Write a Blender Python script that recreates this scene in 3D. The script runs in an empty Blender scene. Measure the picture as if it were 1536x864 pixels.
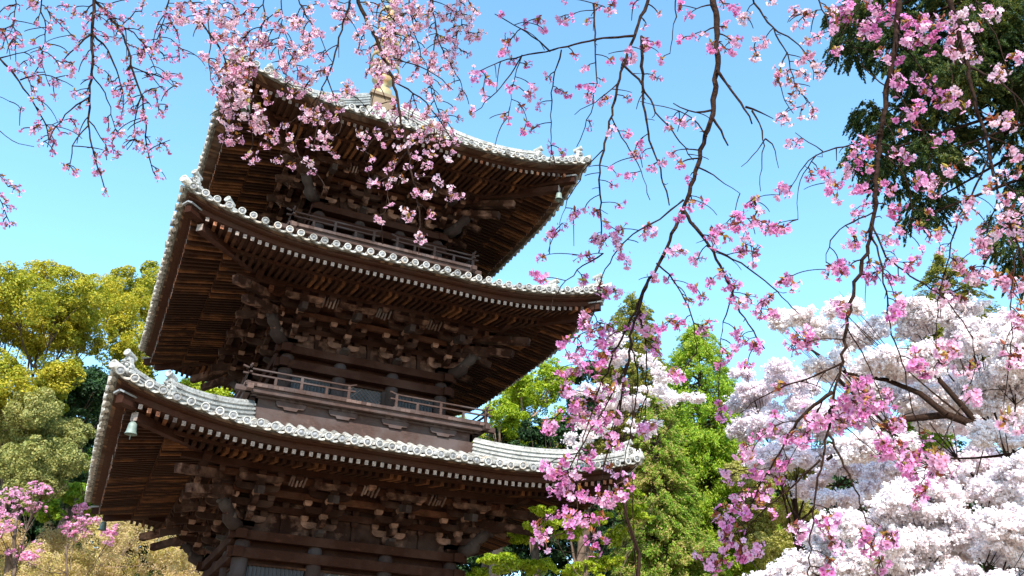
import bpy, math, random
import numpy as np
from mathutils import Vector, Matrix
R_ = math.radians
random.seed(7)
SC = bpy.context.scene
COL = SC.collection

# ------------------------------------------------------------ camera
CAM = np.array([-4.9602783, -20.90988625, 1.6])
MR = np.array([[0.9053938628608318, -0.42334311061027785, 0.03228875644485969],
               [-0.21569430342463614, -0.3931272971471004, 0.8938271061609042],
               [0.3657019559205315, 0.8162300772065616, 0.44724773951275376]])
FPX = 1349.674
cd = bpy.data.cameras.new("camera")
cam = bpy.data.objects.new("camera", cd)
COL.objects.link(cam)
m4 = Matrix.Identity(4)
for i in range(3):
    m4[i][0] = MR[0][i]; m4[i][1] = MR[1][i]; m4[i][2] = -MR[2][i]; m4[i][3] = CAM[i]
cam.matrix_world = m4
cd.lens = FPX / 1536 * 36
cd.sensor_width = 36
cd.clip_start = 0.05
cd.clip_end = 3000
SC.camera = cam

# ------------------------------------------------------------ light
SUN_EL, SUN_AZ = R_(41), R_(22)          # azimuth measured from -y towards -x
sd = Vector((-math.sin(SUN_AZ) * math.cos(SUN_EL), -math.cos(SUN_AZ) * math.cos(SUN_EL), math.sin(SUN_EL)))
sl = bpy.data.lights.new("sun", 'SUN')
sl.energy = 3.1
sl.angle = R_(0.5)
sl.color = (1.0, 0.95, 0.87)
so = bpy.data.objects.new("sun", sl)
COL.objects.link(so)
so.location = (0, 0, 60)
so.rotation_euler = sd.to_track_quat('Z', 'Y').to_euler()
W = bpy.data.worlds.new("World")
SC.world = W
W.use_nodes = True
nt = W.node_tree
nt.nodes.clear()
sky = nt.nodes.new('ShaderNodeTexSky')
sky.sky_type = 'NISHITA'
sky.sun_disc = False
sky.sun_elevation = SUN_EL
sky.sun_rotation = math.atan2(sd.x, sd.y)
sky.altitude = 200
sky.air_density = 1.0
sky.dust_density = 0.6
sky.ozone_density = 1.0
tm = nt.nodes.new('ShaderNodeMix'); tm.data_type = 'RGBA'; tm.blend_type = 'MULTIPLY'; tm.inputs[0].default_value = 1; tm.inputs[7].default_value = (0.78, 0.955, 1.06, 1)
hs = nt.nodes.new('ShaderNodeHueSaturation')
hs.inputs['Hue'].default_value = 0.484
hs.inputs['Saturation'].default_value = 1.0
hs.inputs['Value'].default_value = 1.08
bg = nt.nodes.new('ShaderNodeBackground')
bg.inputs[1].default_value = 0.15
wo = nt.nodes.new('ShaderNodeOutputWorld')
nt.links.new(sky.outputs[0], hs.inputs['Color'])
nt.links.new(hs.outputs[0], tm.inputs[6])
nt.links.new(tm.outputs[2], bg.inputs[0])
nt.links.new(bg.outputs[0], wo.inputs[0])
SC.view_settings.view_transform = 'Standard'
SC.view_settings.look = 'None'
SC.view_settings.gamma = 1
SC.view_settings.use_curve_mapping = False
SC.view_settings.exposure = 1.45
SC.cycles.max_bounces = 8
SC.cycles.transparent_max_bounces = 8

# ------------------------------------------------------------ helpers
def ray(px, py):
    return MR.T @ np.array([(px - 768) / FPX, (432 - py) / FPX, 1.0])

def at(px, py, H):
    """point on the line of sight at horizontal distance H from the photographer"""
    d = ray(px, py)
    return CAM + d * (H / math.hypot(d[0], d[1]))

def px_size(P, r):
    return r / FPX * float(MR[2] @ (np.array(P) - CAM))

def tag(o, label=None, cat=None, group=None, kind=None):
    if label: o['label'] = label
    if cat: o['category'] = cat
    if group: o['group'] = group
    if kind: o['kind'] = kind
    return o

def empty(name, loc=(0, 0, 0)):
    o = bpy.data.objects.new(name, None)
    o.location = loc
    o.empty_display_size = 0.2
    COL.objects.link(o)
    return o

def link(name, me, mat, parent=None):
    o = bpy.data.objects.new(name, me)
    if isinstance(mat, (list, tuple)):
        if not me.materials:
            for m in mat: me.materials.append(m)
    elif not me.materials:
        me.materials.append(mat)
    if parent:
        o.parent = parent
        # parents sit unrotated: keep world position
        p = parent; off = Vector((0, 0, 0))
        while p:
            off += p.location; p = p.parent
        o.location = -off
    COL.objects.link(o)
    return o

class MB:
    def __init__(s):
        s.v = []; s.f = []; s.mi = []; s.sm = []
    def add(s, vs, fs, mi=0, smooth=False):
        n = len(s.v)
        s.v += [tuple(map(float, v)) for v in vs]
        for f in fs:
            s.f.append(tuple(n + i for i in f)); s.mi.append(mi); s.sm.append(smooth)
    def hexa(s, c, mi=0):
        # c: 8 corners, 0-3 bottom ring, 4-7 top ring
        s.add(c, [(3, 2, 1, 0), (4, 5, 6, 7), (0, 1, 5, 4), (1, 2, 6, 5), (2, 3, 7, 6), (3, 0, 4, 7)], mi)
    def beam(s, p, q, w, h, up=(0, 0, 1), mi=0, w2=None, h2=None):
        p = Vector(p); q = Vector(q); d = (q - p).normalized(); up = Vector(up)
        sd_ = d.cross(up).normalized(); u = sd_.cross(d).normalized()
        w2 = w if w2 is None else w2; h2 = h if h2 is None else h2
        c = []
        for (pt, ww, hh) in ((p, w, h), (q, w2, h2)):
            c.append([pt - sd_ * ww / 2 - u * hh / 2, pt + sd_ * ww / 2 - u * hh / 2, pt + sd_ * ww / 2 + u * hh / 2, pt - sd_ * ww / 2 + u * hh / 2])
        s.add(c[0] + c[1], [(0, 1, 2, 3), (7, 6, 5, 4), (0, 4, 5, 1), (1, 5, 6, 2), (2, 6, 7, 3), (3, 7, 4, 0)], mi)
    def sweep(s, pts, w, h, up=(0, 0, 1), mi=0):
        """rectangular section along a polyline"""
        pts = [Vector(p) for p in pts]; up = Vector(up); n = len(pts); vs = []
        for i, p in enumerate(pts):
            d = (pts[min(i + 1, n - 1)] - pts[max(i - 1, 0)]).normalized()
            a = d.cross(up).normalized(); u = a.cross(d).normalized()
            vs += [p - a * w / 2 - u * h / 2, p + a * w / 2 - u * h / 2, p + a * w / 2 + u * h / 2, p - a * w / 2 + u * h / 2]
        fs = [(0, 1, 2, 3), tuple(4 * (n - 1) + k for k in (3, 2, 1, 0))]
        for i in range(n - 1):
            for k in range(4):
                fs.append((4 * i + k, 4 * i + 4 + k, 4 * i + 4 + (k + 1) % 4, 4 * i + (k + 1) % 4))
        s.add(vs, fs, mi)
    def tube(s, pts, rad, seg=6, mi=0, cap=True, smooth=True):
        pts = [Vector(p) for p in pts]; n = len(pts)
        if not hasattr(rad, '__len__'): rad = [rad] * n
        vs = []; ref = Vector((0.3, 0.2, 1)).normalized()
        d0 = (pts[-1] - pts[0]).normalized()
        if abs(d0.dot(ref)) > 0.9: ref = Vector((1, 0.1, 0))
        for i, p in enumerate(pts):
            d = (pts[min(i + 1, n - 1)] - pts[max(i - 1, 0)]).normalized()
            a = d.cross(ref).normalized(); b = d.cross(a)
            for k in range(seg):
                t = 2 * math.pi * k / seg
                vs.append(p + (a * math.cos(t) + b * math.sin(t)) * rad[i])
        fs = []
        for i in range(n - 1):
            for k in range(seg):
                fs.append((seg * i + k, seg * i + (k + 1) % seg, seg * i + seg + (k + 1) % seg, seg * i + seg + k))
        s.add(vs, fs, mi, smooth)
        if cap:
            m = len(s.v) - n * seg
            s.f.append(tuple(m + k for k in range(seg))[::-1]); s.mi.append(mi); s.sm.append(False)
            s.f.append(tuple(m + seg * (n - 1) + k for k in range(seg))); s.mi.append(mi); s.sm.append(False)
    def lathe(s, c, prof, seg=16, axis=(0, 0, 1), mi=0, smooth=True):
        ax = Vector(axis).normalized(); a = ax.orthogonal().normalized(); b = ax.cross(a); c = Vector(c); vs = []
        for (r, z) in prof:
            for k in range(seg):
                t = 2 * math.pi * k / seg
                vs.append(c + ax * z + (a * math.cos(t) + b * math.sin(t)) * r)
        fs = []
        for i in range(len(prof) - 1):
            for k in range(seg):
                fs.append((seg * i + k, seg * i + (k + 1) % seg, seg * i + seg + (k + 1) % seg, seg * i + seg + k))
        s.add(vs, fs, mi, smooth)
    def build(s, name, mat, parent=None):
        me = bpy.data.meshes.new(name)
        me.from_pydata(s.v, [], s.f)
        me.polygons.foreach_set('material_index', s.mi)
        me.polygons.foreach_set('use_smooth', s.sm)
        me.update()
        return link(name, me, mat, parent)

def fast_mesh(name, V, F, attrs=None, smooth=False):
    """V (n,3) floats, F (m,k) ints"""
    me = bpy.data.meshes.new(name)
    V = np.asarray(V, np.float32); F = np.asarray(F, np.int32); m, k = F.shape
    me.vertices.add(len(V)); me.vertices.foreach_set('co', V.ravel())
    me.loops.add(m * k); me.loops.foreach_set('vertex_index', F.ravel())
    me.polygons.add(m); me.polygons.foreach_set('loop_start', np.arange(0, m * k, k, dtype=np.int32))
    me.polygons.foreach_set('use_smooth', np.full(m, smooth))
    if attrs:
        for n_, a in attrs.items():
            at_ = me.attributes.new(n_, 'FLOAT', 'POINT'); at_.data.foreach_set('value', np.asarray(a, np.float32))
    me.update(calc_edges=True)
    return me

# ------------------------------------------------------------ materials
def mat(name):
    m = bpy.data.materials.new(name); m.use_nodes = True
    n = m.node_tree; b = n.nodes['Principled BSDF']
    return m, n, b

def N(n, t, **k):
    x = n.nodes.new(t)
    for a, v in k.items(): setattr(x, a, v)
    return x

def ramp(n, stops):
    r = N(n, 'ShaderNodeValToRGB'); e = r.color_ramp.elements
    e[0].position, e[0].color = stops[0][0], (*stops[0][1], 1)
    e[1].position, e[1].color = stops[-1][0], (*stops[-1][1], 1)
    for p, c in stops[1:-1]:
        x = e.new(p); x.color = (*c, 1)
    return r

def mix(n, f, a, b, mode='MIX'):
    x = N(n, 'ShaderNodeMix', data_type='RGBA', blend_type=mode)
    for s_, v in ((0, f), (6, a), (7, b)):
        if hasattr(v, 'is_linked') or hasattr(v, 'links'): n.links.new(v, x.inputs[s_])
        elif isinstance(v, (int, float)): x.inputs[s_].default_value = v
        else: x.inputs[s_].default_value = (*v, 1)
    return x.outputs[2]

def noise(n, scale, detail=4, vec=None, stretch=None, rough=0.6):
    tc = N(n, 'ShaderNodeTexCoord'); x = N(n, 'ShaderNodeTexNoise')
    x.inputs['Scale'].default_value = scale; x.inputs['Detail'].default_value = detail; x.inputs['Roughness'].default_value = rough
    if stretch:
        mp = N(n, 'ShaderNodeMapping'); mp.inputs['Scale'].default_value = stretch
        n.links.new(tc.outputs['Object'], mp.inputs[0]); n.links.new(mp.outputs[0], x.inputs['Vector'])
    else: n.links.new(tc.outputs['Object'], x.inputs['Vector'])
    return x.outputs['Fac']

def bump(n, b, fac, strength=0.4, dist=0.02):
    x = N(n, 'ShaderNodeBump'); x.inputs['Strength'].default_value = strength; x.inputs['Distance'].default_value = dist
    n.links.new(fac, x.inputs['Height']); n.links.new(x.outputs[0], b.inputs['Normal'])

def wood(name, dark, mid, light, grey, var=0.5, rough=0.75):
    """aged timber: every piece its own tone, grain along and across, grey weathering"""
    m, n, b = mat(name)
    g = N(n, 'ShaderNodeNewGeometry')
    rp = ramp(n, [(0, dark), (0.45, mid), (0.8, mid), (1, light)])
    rp.color_ramp.interpolation = 'LINEAR'
    nz = noise(n, 3.0, 5)
    ad = N(n, 'ShaderNodeMath', operation='MULTIPLY_ADD')
    n.links.new(g.outputs['Random Per Island'], ad.inputs[0]); ad.inputs[1].default_value = var
    ad2 = N(n, 'ShaderNodeMath', operation='MULTIPLY'); n.links.new(nz, ad2.inputs[0]); ad2.inputs[1].default_value = 0.75
    n.links.new(ad2.outputs[0], ad.inputs[2]); n.links.new(ad.outputs[0], rp.inputs[0])
    nx = noise(n, 9, 3, stretch=(1, 12, 12)); ny = noise(n, 9, 3, stretch=(12, 1, 12))
    mm = N(n, 'ShaderNodeMath', operation='MULTIPLY'); n.links.new(nx, mm.inputs[0]); n.links.new(ny, mm.inputs[1])
    gr = ramp(n, [(0.12, (0.55, 0.55, 0.55)), (0.4, (1.25, 1.2, 1.15))]); n.links.new(mm.outputs[0], gr.inputs[0])
    c1 = mix(n, 1.0, rp.outputs[0], gr.outputs[0], 'MULTIPLY')
    big = noise(n, 1.3, 4); gw = ramp(n, [(0.48, (0, 0, 0)), (0.68, (1, 1, 1))]); n.links.new(big, gw.inputs[0])
    c2 = mix(n, gw.outputs[0], c1, grey)
    n.links.new(c2, b.inputs['Base Color']); b.inputs['Roughness'].default_value = rough
    b.inputs['Specular IOR Level'].default_value = 0.07
    bump(n, b, mm.outputs[0], 0.5, 0.01)
    return m

M = {}
M['wood'] = wood('old_dark_timber', (0.008, 0.0026, 0.0014), (0.034, 0.0120, 0.0066), (0.12, 0.048, 0.026), (0.052, 0.024, 0.016), 0.6)
M['rafter'] = wood('rafter_timber', (0.010, 0.0037, 0.002), (0.034, 0.0135, 0.007), (0.15, 0.060, 0.024), (0.030, 0.013, 0.0075), 0.68)
M['bracket'] = wood('bracket_timber', (0.006, 0.0022, 0.0012), (0.029, 0.0112, 0.0066), (0.30, 0.165, 0.115), (0.060, 0.033, 0.024), 0.75)
M['greywood'] = wood('weathered_grey_timber', (0.024, 0.014, 0.011), (0.044, 0.028, 0.024), (0.075, 0.050, 0.044), (0.055, 0.042, 0.040), 0.3)
M['railwood'] = wood('railing_timber', (0.025, 0.014, 0.010), (0.068, 0.041, 0.034), (0.15, 0.098, 0.082), (0.085, 0.063, 0.058), 0.65)
M['fascia'] = wood('eave_board_timber', (0.018, 0.0068, 0.0038), (0.054, 0.021, 0.012), (0.10, 0.043, 0.025), (0.045, 0.022, 0.014), 0.15)
M['carved'] = wood('carved_timber', (0.015, 0.008, 0.006), (0.036, 0.023, 0.019), (0.12, 0.084, 0.070), (0.058, 0.044, 0.038), 0.5)
M['ribs'] = wood('pale_rib_timber', (0.05, 0.03, 0.02), (0.11, 0.07, 0.055), (0.24, 0.17, 0.14), (0.12, 0.09, 0.08), 0.7)
M['eaveboard'] = wood('short_eave_boards', (0.02, 0.010, 0.006), (0.055, 0.027, 0.016), (0.17, 0.095, 0.055), (0.09, 0.06, 0.045), 0.7)

m, n, b = mat('rafter_end_paint')
g = N(n, 'ShaderNodeNewGeometry')
rp = ramp(n, [(0, (0.06, 0.035, 0.025)), (0.30, (0.15, 0.10, 0.08)), (0.65, (0.32, 0.25, 0.21)), (0.72, (0.22, 0.07, 0.03)), (1, (0.34, 0.13, 0.06))])
n.links.new(g.outputs['Random Per Island'], rp.inputs[0])
c = mix(n, 0.6, rp.outputs[0], (0.5, 0.5, 0.5), 'MULTIPLY')
nz = noise(n, 40, 3); rr = ramp(n, [(0.35, (0.45, 0.42, 0.4)), (0.6, (1.2, 1.2, 1.2))]); n.links.new(nz, rr.inputs[0])
c = mix(n, 1.0, rp.outputs[0], rr.outputs[0], 'MULTIPLY')
n.links.new(c, b.inputs['Base Color']); b.inputs['Roughness'].default_value = 0.8
M['rafter_end'] = m

def stone_like(name, stops, sc=6, bstr=0.5, rough=0.85, island=0.35):
    m, n, b = mat(name)
    g = N(n, 'ShaderNodeNewGeometry'); nz = noise(n, sc, 6)
    ad = N(n, 'ShaderNodeMath', operation='MULTIPLY_ADD'); n.links.new(g.outputs['Random Per Island'], ad.inputs[0]); ad.inputs[1].default_value = island
    s2 = N(n, 'ShaderNodeMath', operation='MULTIPLY'); s2.inputs[1].default_value = 1 - island * 0.5; n.links.new(nz, s2.inputs[0]); n.links.new(s2.outputs[0], ad.inputs[2])
    rp = ramp(n, stops); n.links.new(ad.outputs[0], rp.inputs[0])
    n.links.new(rp.outputs[0], b.inputs['Base Color']); b.inputs['Roughness'].default_value = rough
    bump(n, b, noise(n, sc * 6, 4), bstr, 0.01)
    return m
def weather(m, scale, dark, amount=(0.45, 0.62), fine=28):
    """moss and soot patches over a tile or stone surface"""
    n = m.node_tree; b = n.nodes['Principled BSDF']; old = b.inputs['Base Color'].links[0].from_socket
    p = ramp(n, [(amount[0], (0, 0, 0)), (amount[1], (1, 1, 1))]); n.links.new(noise(n, scale, 6, rough=.7), p.inputs[0])
    f = ramp(n, [(0.35, (.62, .60, .56)), (0.6, (1.12, 1.12, 1.12))]); n.links.new(noise(n, fine, 4), f.inputs[0])
    c = mix(n, 1.0, old, f.outputs[0], 'MULTIPLY')
    g = N(n, 'ShaderNodeMath', operation='MULTIPLY'); g.inputs[1].default_value = .75; n.links.new(p.outputs[0], g.inputs[0])
    n.links.new(mix(n, g.outputs[0], c, dark), b.inputs['Base Color'])
M['tile'] = stone_like('weathered_roof_tile', [(0.25, (0.10, 0.09, 0.075)), (0.42, (0.27, 0.255, 0.23)), (0.6, (0.38, 0.365, 0.335)), (0.8, (0.50, 0.48, 0.44)), (1, (0.42, 0.32, 0.24))], 7, 0.6, 0.85, 0.55)
M['tilecore'] = stone_like('tile_face', [(0.3, (0.12, 0.12, 0.12)), (0.6, (0.20, 0.20, 0.205)), (0.85, (0.27, 0.27, 0.28)), (1, (0.3, 0.22, 0.17))], 14)
M['ridge'] = stone_like('ridge_tile', [(0.2, (0.09, 0.085, 0.075)), (0.45, (0.24, 0.23, 0.215)), (0.7, (0.38, 0.37, 0.345)), (1, (0.48, 0.46, 0.42))], 8, 0.6, 0.85, 0.5)
M['moss'] = stone_like('mossy_eave_edge', [(0.3, (0.03, 0.025, 0.02)), (0.55, (0.06, 0.055, 0.045)), (0.8, (0.16, 0.15, 0.13)), (1, (0.3, 0.3, 0.28))], 12)
M['stone'] = stone_like('cut_stone', [(0.3, (0.2, 0.19, 0.17)), (0.7, (0.33, 0.32, 0.3)), (1, (0.4, 0.4, 0.38))], 2)
M['zinc'] = stone_like('zinc_cap', [(0.3, (0.12, 0.115, 0.11)), (0.7, (0.21, 0.21, 0.21)), (1, (0.29, 0.29, 0.29))], 10, 0.2, 0.6)
m = stone_like('bell_bronze', [(0.3, (0.07, 0.09, 0.075)), (0.6, (0.15, 0.19, 0.16)), (1, (0.27, 0.31, 0.27))], 14, 0.2, 0.55); M['bronze'] = m
m = stone_like('spire_bronze', [(0.3, (0.12, 0.17, 0.11)), (0.5, (0.24, 0.25, 0.14)), (0.7, (0.40, 0.22, 0.08)), (1, (0.5, 0.40, 0.24))], 5, 0.2, 0.5); M['spire'] = m
m = stone_like('window_dark', [(0.3, (0.015, 0.018, 0.02)), (1, (0.05, 0.055, 0.06))], 3, 0.1, 0.6); M['dark'] = m
M['spirebox'] = stone_like('spire_box', [(0.3, (0.12, 0.075, 0.04)), (1, (0.24, 0.16, 0.09))], 3, 0.2, 0.7)
M['slat'] = stone_like('dark_slats', [(0.3, (0.010, 0.006, 0.005)), (1, (0.03, 0.02, 0.017))], 4, 0.2, 0.7)

weather(M['tile'], 3.2, (0.15, 0.135, 0.10), (0.52, 0.68))
weather(M['tilecore'], 4, (0.10, 0.095, 0.08), (0.52, 0.7))
weather(M['ridge'], 2.6, (0.09, 0.085, 0.07), (0.52, 0.68))

def bark(name, a, b_, c=None, sc=30):
    m, n, b = mat(name)
    nz = noise(n, sc, 5, stretch=(1, 1, 1)); rp = ramp(n, [(0.3, a), (0.65, b_), (0.8, c or b_)]); n.links.new(nz, rp.inputs[0])
    n.links.new(rp.outputs[0], b.inputs['Base Color']); b.inputs['Roughness'].default_value = 0.85; b.inputs['Specular IOR Level'].default_value = 0.08
    bump(n, b, nz, 0.9, 0.015)
    return m
M['bark'] = bark('cherry_bark', (0.012, 0.006, 0.004), (0.038, 0.019, 0.012), (0.12, 0.075, 0.05), 45)
M['twig'] = bark('cherry_twig', (0.07, 0.035, 0.03), (0.16, 0.08, 0.06), (0.2, 0.12, 0.09), 20)
M['trunk'] = bark('tree_bark', (0.05, 0.035, 0.025), (0.16, 0.11, 0.08), None, 5)
M['paletrunk'] = bark('pale_bark', (0.2, 0.13, 0.09), (0.42, 0.28, 0.19), None, 5)

def leafy(name, stops, trans=0.35, nscale=0.5, nw=0.7, isl=0.5, tcol=(1.1, 1.1, 0.6), rough=0.55):
    """foliage: tone varies with place in the crown and from leaf to leaf"""
    m, n, b = mat(name)
    g = N(n, 'ShaderNodeNewGeometry'); nz = noise(n, nscale, 3)
    a = N(n, 'ShaderNodeMath', operation='MULTIPLY'); n.links.new(nz, a.inputs[0]); a.inputs[1].default_value = nw
    ad = N(n, 'ShaderNodeMath', operation='MULTIPLY_ADD'); n.links.new(g.outputs['Random Per Island'], ad.inputs[0]); ad.inputs[1].default_value = isl; n.links.new(a.outputs[0], ad.inputs[2])
    rp = ramp(n, stops); n.links.new(ad.outputs[0], rp.inputs[0])
    n.links.new(rp.outputs[0], b.inputs['Base Color']); b.inputs['Roughness'].default_value = rough
    b.inputs['Specular IOR Level'].default_value = 0.25
    tr = N(n, 'ShaderNodeBsdfTranslucent'); tc = mix(n, 1.0, rp.outputs[0], tcol, 'MULTIPLY'); n.links.new(tc, tr.inputs[0])
    mx = N(n, 'ShaderNodeMixShader'); mx.inputs[0].default_value = trans
    n.links.new(b.outputs[0], mx.inputs[1]); n.links.new(tr.outputs[0], mx.inputs[2])
    n.links.new(mx.outputs[0], n.nodes['Material Output'].inputs[0])
    return m

def petals(name, centre, mid, tip, pale, trans=0.4, glow=(1, 1, 1)):
    """blossom: deep centre, lighter rim, every flower its own tint"""
    m, n, b = mat(name)
    t = N(n, 'ShaderNodeAttribute', attribute_name='tint'); r = N(n, 'ShaderNodeAttribute', attribute_name='rnd')
    rp = ramp(n, [(0.0, centre), (0.32, mid), (1, tip)]); n.links.new(t.outputs['Fac'], rp.inputs[0])
    c = mix(n, r.outputs['Fac'], rp.outputs[0], pale)
    n.links.new(c, b.inputs['Base Color']); b.inputs['Roughness'].default_value = 0.6; b.inputs['Specular IOR Level'].default_value = 0.2
    tr = N(n, 'ShaderNodeBsdfTranslucent'); n.links.new(c, tr.inputs[0])
    mx = N(n, 'ShaderNodeMixShader'); mx.inputs[0].default_value = trans
    n.links.new(b.outputs[0], mx.inputs[1]); n.links.new(tr.outputs[0], mx.inputs[2])
    n.links.new(mx.outputs[0], n.nodes['Material Output'].inputs[0])
    return m
M['petal_deep'] = petals('petal_deep_pink', (0.20, 0.006, 0.04), (0.68, 0.14, 0.41), (0.80, 0.32, 0.61), (0.88, 0.60, 0.74))
M['petal_mid'] = petals('petal_mid_pink', (0.36, 0.03, 0.06), (0.80, 0.34, 0.52), (0.88, 0.54, 0.71), (0.94, 0.80, 0.81), .45)
M['petal_lilac'] = petals('petal_lilac_pink', (0.28, 0.015, 0.08), (0.66, 0.19, 0.42), (0.76, 0.33, 0.60), (0.88, 0.62, 0.72))
M['bract'] = leafy('young_bronze_leaf', [(0.15, (0.16, 0.035, 0.03)), (0.5, (0.34, 0.09, 0.05)), (0.75, (0.42, 0.22, 0.05)), (1, (0.38, 0.34, 0.07))], 0.4, 8, 0.4, 0.8, (1.2, 1, 0.6))

# ------------------------------------------------------------ ground and hill
def sheet(name, x0, x1, y0, y1, nx, ny, fz, mt):
    xs = np.linspace(x0, x1, nx); ys = np.linspace(y0, y1, ny); X, Y = np.meshgrid(xs, ys); Z = fz(X, Y)
    V = np.stack([X.ravel(), Y.ravel(), Z.ravel()], 1); F = []
    idx = np.arange(nx * ny).reshape(ny, nx)
    F = np.stack([idx[:-1, :-1].ravel(), idx[:-1, 1:].ravel(), idx[1:, 1:].ravel(), idx[1:, :-1].ravel()], 1)
    return tag(link(name, fast_mesh(name, V, F, smooth=True), mt), kind='structure')
M['earth'] = stone_like('packed_earth', [(0.3, (0.26, 0.19, 0.12)), (0.6, (0.38, 0.28, 0.18)), (1, (0.46, 0.36, 0.24))], 1.2, 0.4, 0.95, 0)
M['forest_floor'] = stone_like('forest_floor', [(0.3, (0.02, 0.03, 0.012)), (0.6, (0.05, 0.065, 0.02)), (1, (0.08, 0.09, 0.03))], 0.4, 0.6, 0.95, 0)
def gz(X, Y):
    return -0.0 * X
sheet('ground', -700, 700, -700, 700, 30, 30, gz, M['earth'])
def hz(X, Y):
    D = np.hypot(X - CAM[0], Y - CAM[1]); t = np.clip((D - 44) / 45, 0, 1)
    return -0.6 + 15.5 * t * t * (3 - 2 * t) + 0.8 * np.sin(X * 0.11) * np.cos(Y * 0.13) * t
sheet('hill', -150, 190, -10, 260, 60, 60, hz, M['forest_floor'])

# ------------------------------------------------------------ the pagoda
PG = empty('pagoda', (0, 0, 0))
tag(PG, 'three-storey dark timber pagoda with pale grey tiled upswept roofs and bronze spire', 'pagoda')
ST = [dict(b=2.20, W=5.20, ze=6.38, U=0.60, a0=1.8, rm=4.87, rz=6.04, zd=5.10, be=2.50, sw=5.00, sz=6.52, mi=2.45),
      dict(b=1.83, W=4.78, ze=10.50, U=0.57, a0=1.6, rm=4.47, rz=10.13, zd=9.25, be=2.13, sw=4.60, sz=10.60, mi=2.05),
      dict(b=1.55, W=4.44, ze=14.20, U=0.56, a0=1.5, rm=4.10, rz=13.93, zd=13.17, be=1.78, sw=4.17, sz=14.21, mi=0.42)]
SIDES = [((0, -1), (1, 0)), ((1, 0), (0, 1)), ((0, 1), (-1, 0)), ((-1, 0), (0, -1))]
def P3(k, a, m, z):
    o, t = SIDES[k]
    return Vector((a * t[0] + m * o[0], a * t[1] + m * o[1], z))
def sbox(mb, k, a0, a1, m0, m1, z0, z1, mi=0):
    mb.hexa([P3(k, a0, m1, z0), P3(k, a1, m1, z0), P3(k, a1, m0, z0), P3(k, a0, m0, z0),
             P3(k, a0, m1, z1), P3(k, a1, m1, z1), P3(k, a1, m0, z1), P3(k, a0, m0, z1)], mi)
def up(s, a, m):
    u = max(0.0, (abs(a) - s['a0']) / (s['W'] - s['a0']))
    return s['U'] * u * u * min(1.05, max(0.0, (m - s['b']) / (s['W'] - s['b'])))
def surf(s, a, m):
    W_ = s['W']; d = W_ - m; L = W_ - s['mi']
    if s is ST[2]: h = 0.42 * d + (3.35 - 0.42 * L) * (max(d, 0.0) / L) ** 1.9
    else: h = 0.245 * d + 0.035 * d * d
    return s['ze'] - 0.03 + h + up(s, a, m)

def tile_roof(s, parent):
    mb = MB(); W_ = s['W']
    for k in range(4):
        # deck sheet under the tiles
        NA, NM = 36, 10
        vs = []; fs = []
        for i in range(NM + 1):
            m_ = W_ - 0.03 + (s['mi'] - W_) * i / NM
            for j in range(NA + 1):
                a = m_ * (-1 + 2 * j / NA)
                vs.append(P3(k, a, m_, surf(s, a, m_) - 0.035))
        for i in range(NM):
            for j in range(NA):
                q = i * (NA + 1) + j; fs.append((q, q + 1, q + NA + 2, q + NA + 1))
        mb.add(vs, fs, 0, True)
        n_ = int((W_ - 0.05) / 0.242)
        for i in range(-n_, n_ + 1):
            a = i * 0.242
            rr = 0.072
            # cover tile row: lengths of half pipe, each a little proud of the next
            m_end = max(abs(a) + 0.02, s['mi']); m_ = W_ + 0.02
            step = 0.30
            while m_ > m_end + 0.05:
                m2 = max(m_ - step, m_end)
                vs = []; fs = []
                for (mm_, r2) in ((m_, rr * 1.04), (m2, rr * 0.96)):
                    z_ = surf(s, a, mm_)
                    for q in range(7):
                        t = math.pi * q / 6
                        vs.append(P3(k, a + r2 * math.cos(t), mm_, z_ + r2 * math.sin(t) * 1.05 - 0.005))
                for q in range(6): fs.append((q, q + 1, q + 8, q + 7))
                mb.add(vs, fs, 0, True)
                m_ = m2
            # end disc: rim, recess, boss
            z_ = surf(s, a, W_) + 0.008 + random.uniform(-.011, .011); c = P3(k, a + random.uniform(-.010, .010), W_ + 0.01 + random.uniform(-.012, .012), z_); ax = P3(k, 0, 1, 0) + Vector((random.uniform(-.08, .08), random.uniform(-.08, .08), random.uniform(-.12, .02)))
            mb.lathe(c, [(0.0, -0.02), (0.074, -0.02), (0.077, 0.035), (0.072, 0.042), (0.058, 0.042), (0.055, 0.028)], 14, ax, 0)
            mb.lathe(c, [(0.056, 0.027), (0.030, 0.029), (0.026, 0.037), (0.0001, 0.040)], 14, ax, 1)
        for i in range(-n_ - 1, n_ + 1):
            a = (i + 0.5) * 0.242
            if abs(a) > W_ - 0.02: continue
            # pan tile mouths: a sagging curved lip, three courses deep
            for (c_, dz) in ((0.0, 0.0), (0.26, 0.02), (0.52, 0.02), (0.78, 0.02)):
                m0 = W_ + 0.0 - c_; vs = []; fs = []
                if m0 < abs(a) + 0.1: break
                for (mm_, zz) in ((m0, 0.0), (m0, -0.035), (m0 - 0.28, -0.045)):
                    for q in range(7):
                        x_ = -0.115 + 0.23 * q / 6
                        z_ = surf(s, a, mm_) - 0.045 + dz + 0.05 * (x_ / 0.115) ** 2 + zz
                        if zz == -0.045: z_ += 0.03
                        vs.append(P3(k, a + x_, mm_ , z_))
                # top sheet
                for q in range(7):
                    x_ = -0.115 + 0.23 * q / 6
                    vs.append(P3(k, a + x_, m0 - 0.28, surf(s, a, m0 - 0.28) - 0.045 + dz + 0.05 * (x_ / 0.115) ** 2))
                for q in range(6):
                    fs += [(q, q + 1, q + 8, q + 7), (q + 7, q + 8, q + 15, q + 14), (q + 1, q, q + 21, q + 22)]
                mb.add(vs, fs, 0, False)
    return mb.build('roof', [M['tile'], M['tilecore']], parent)

def diag(c, m_, z):
    return Vector((c[0] * m_, c[1] * m_, z))

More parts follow.
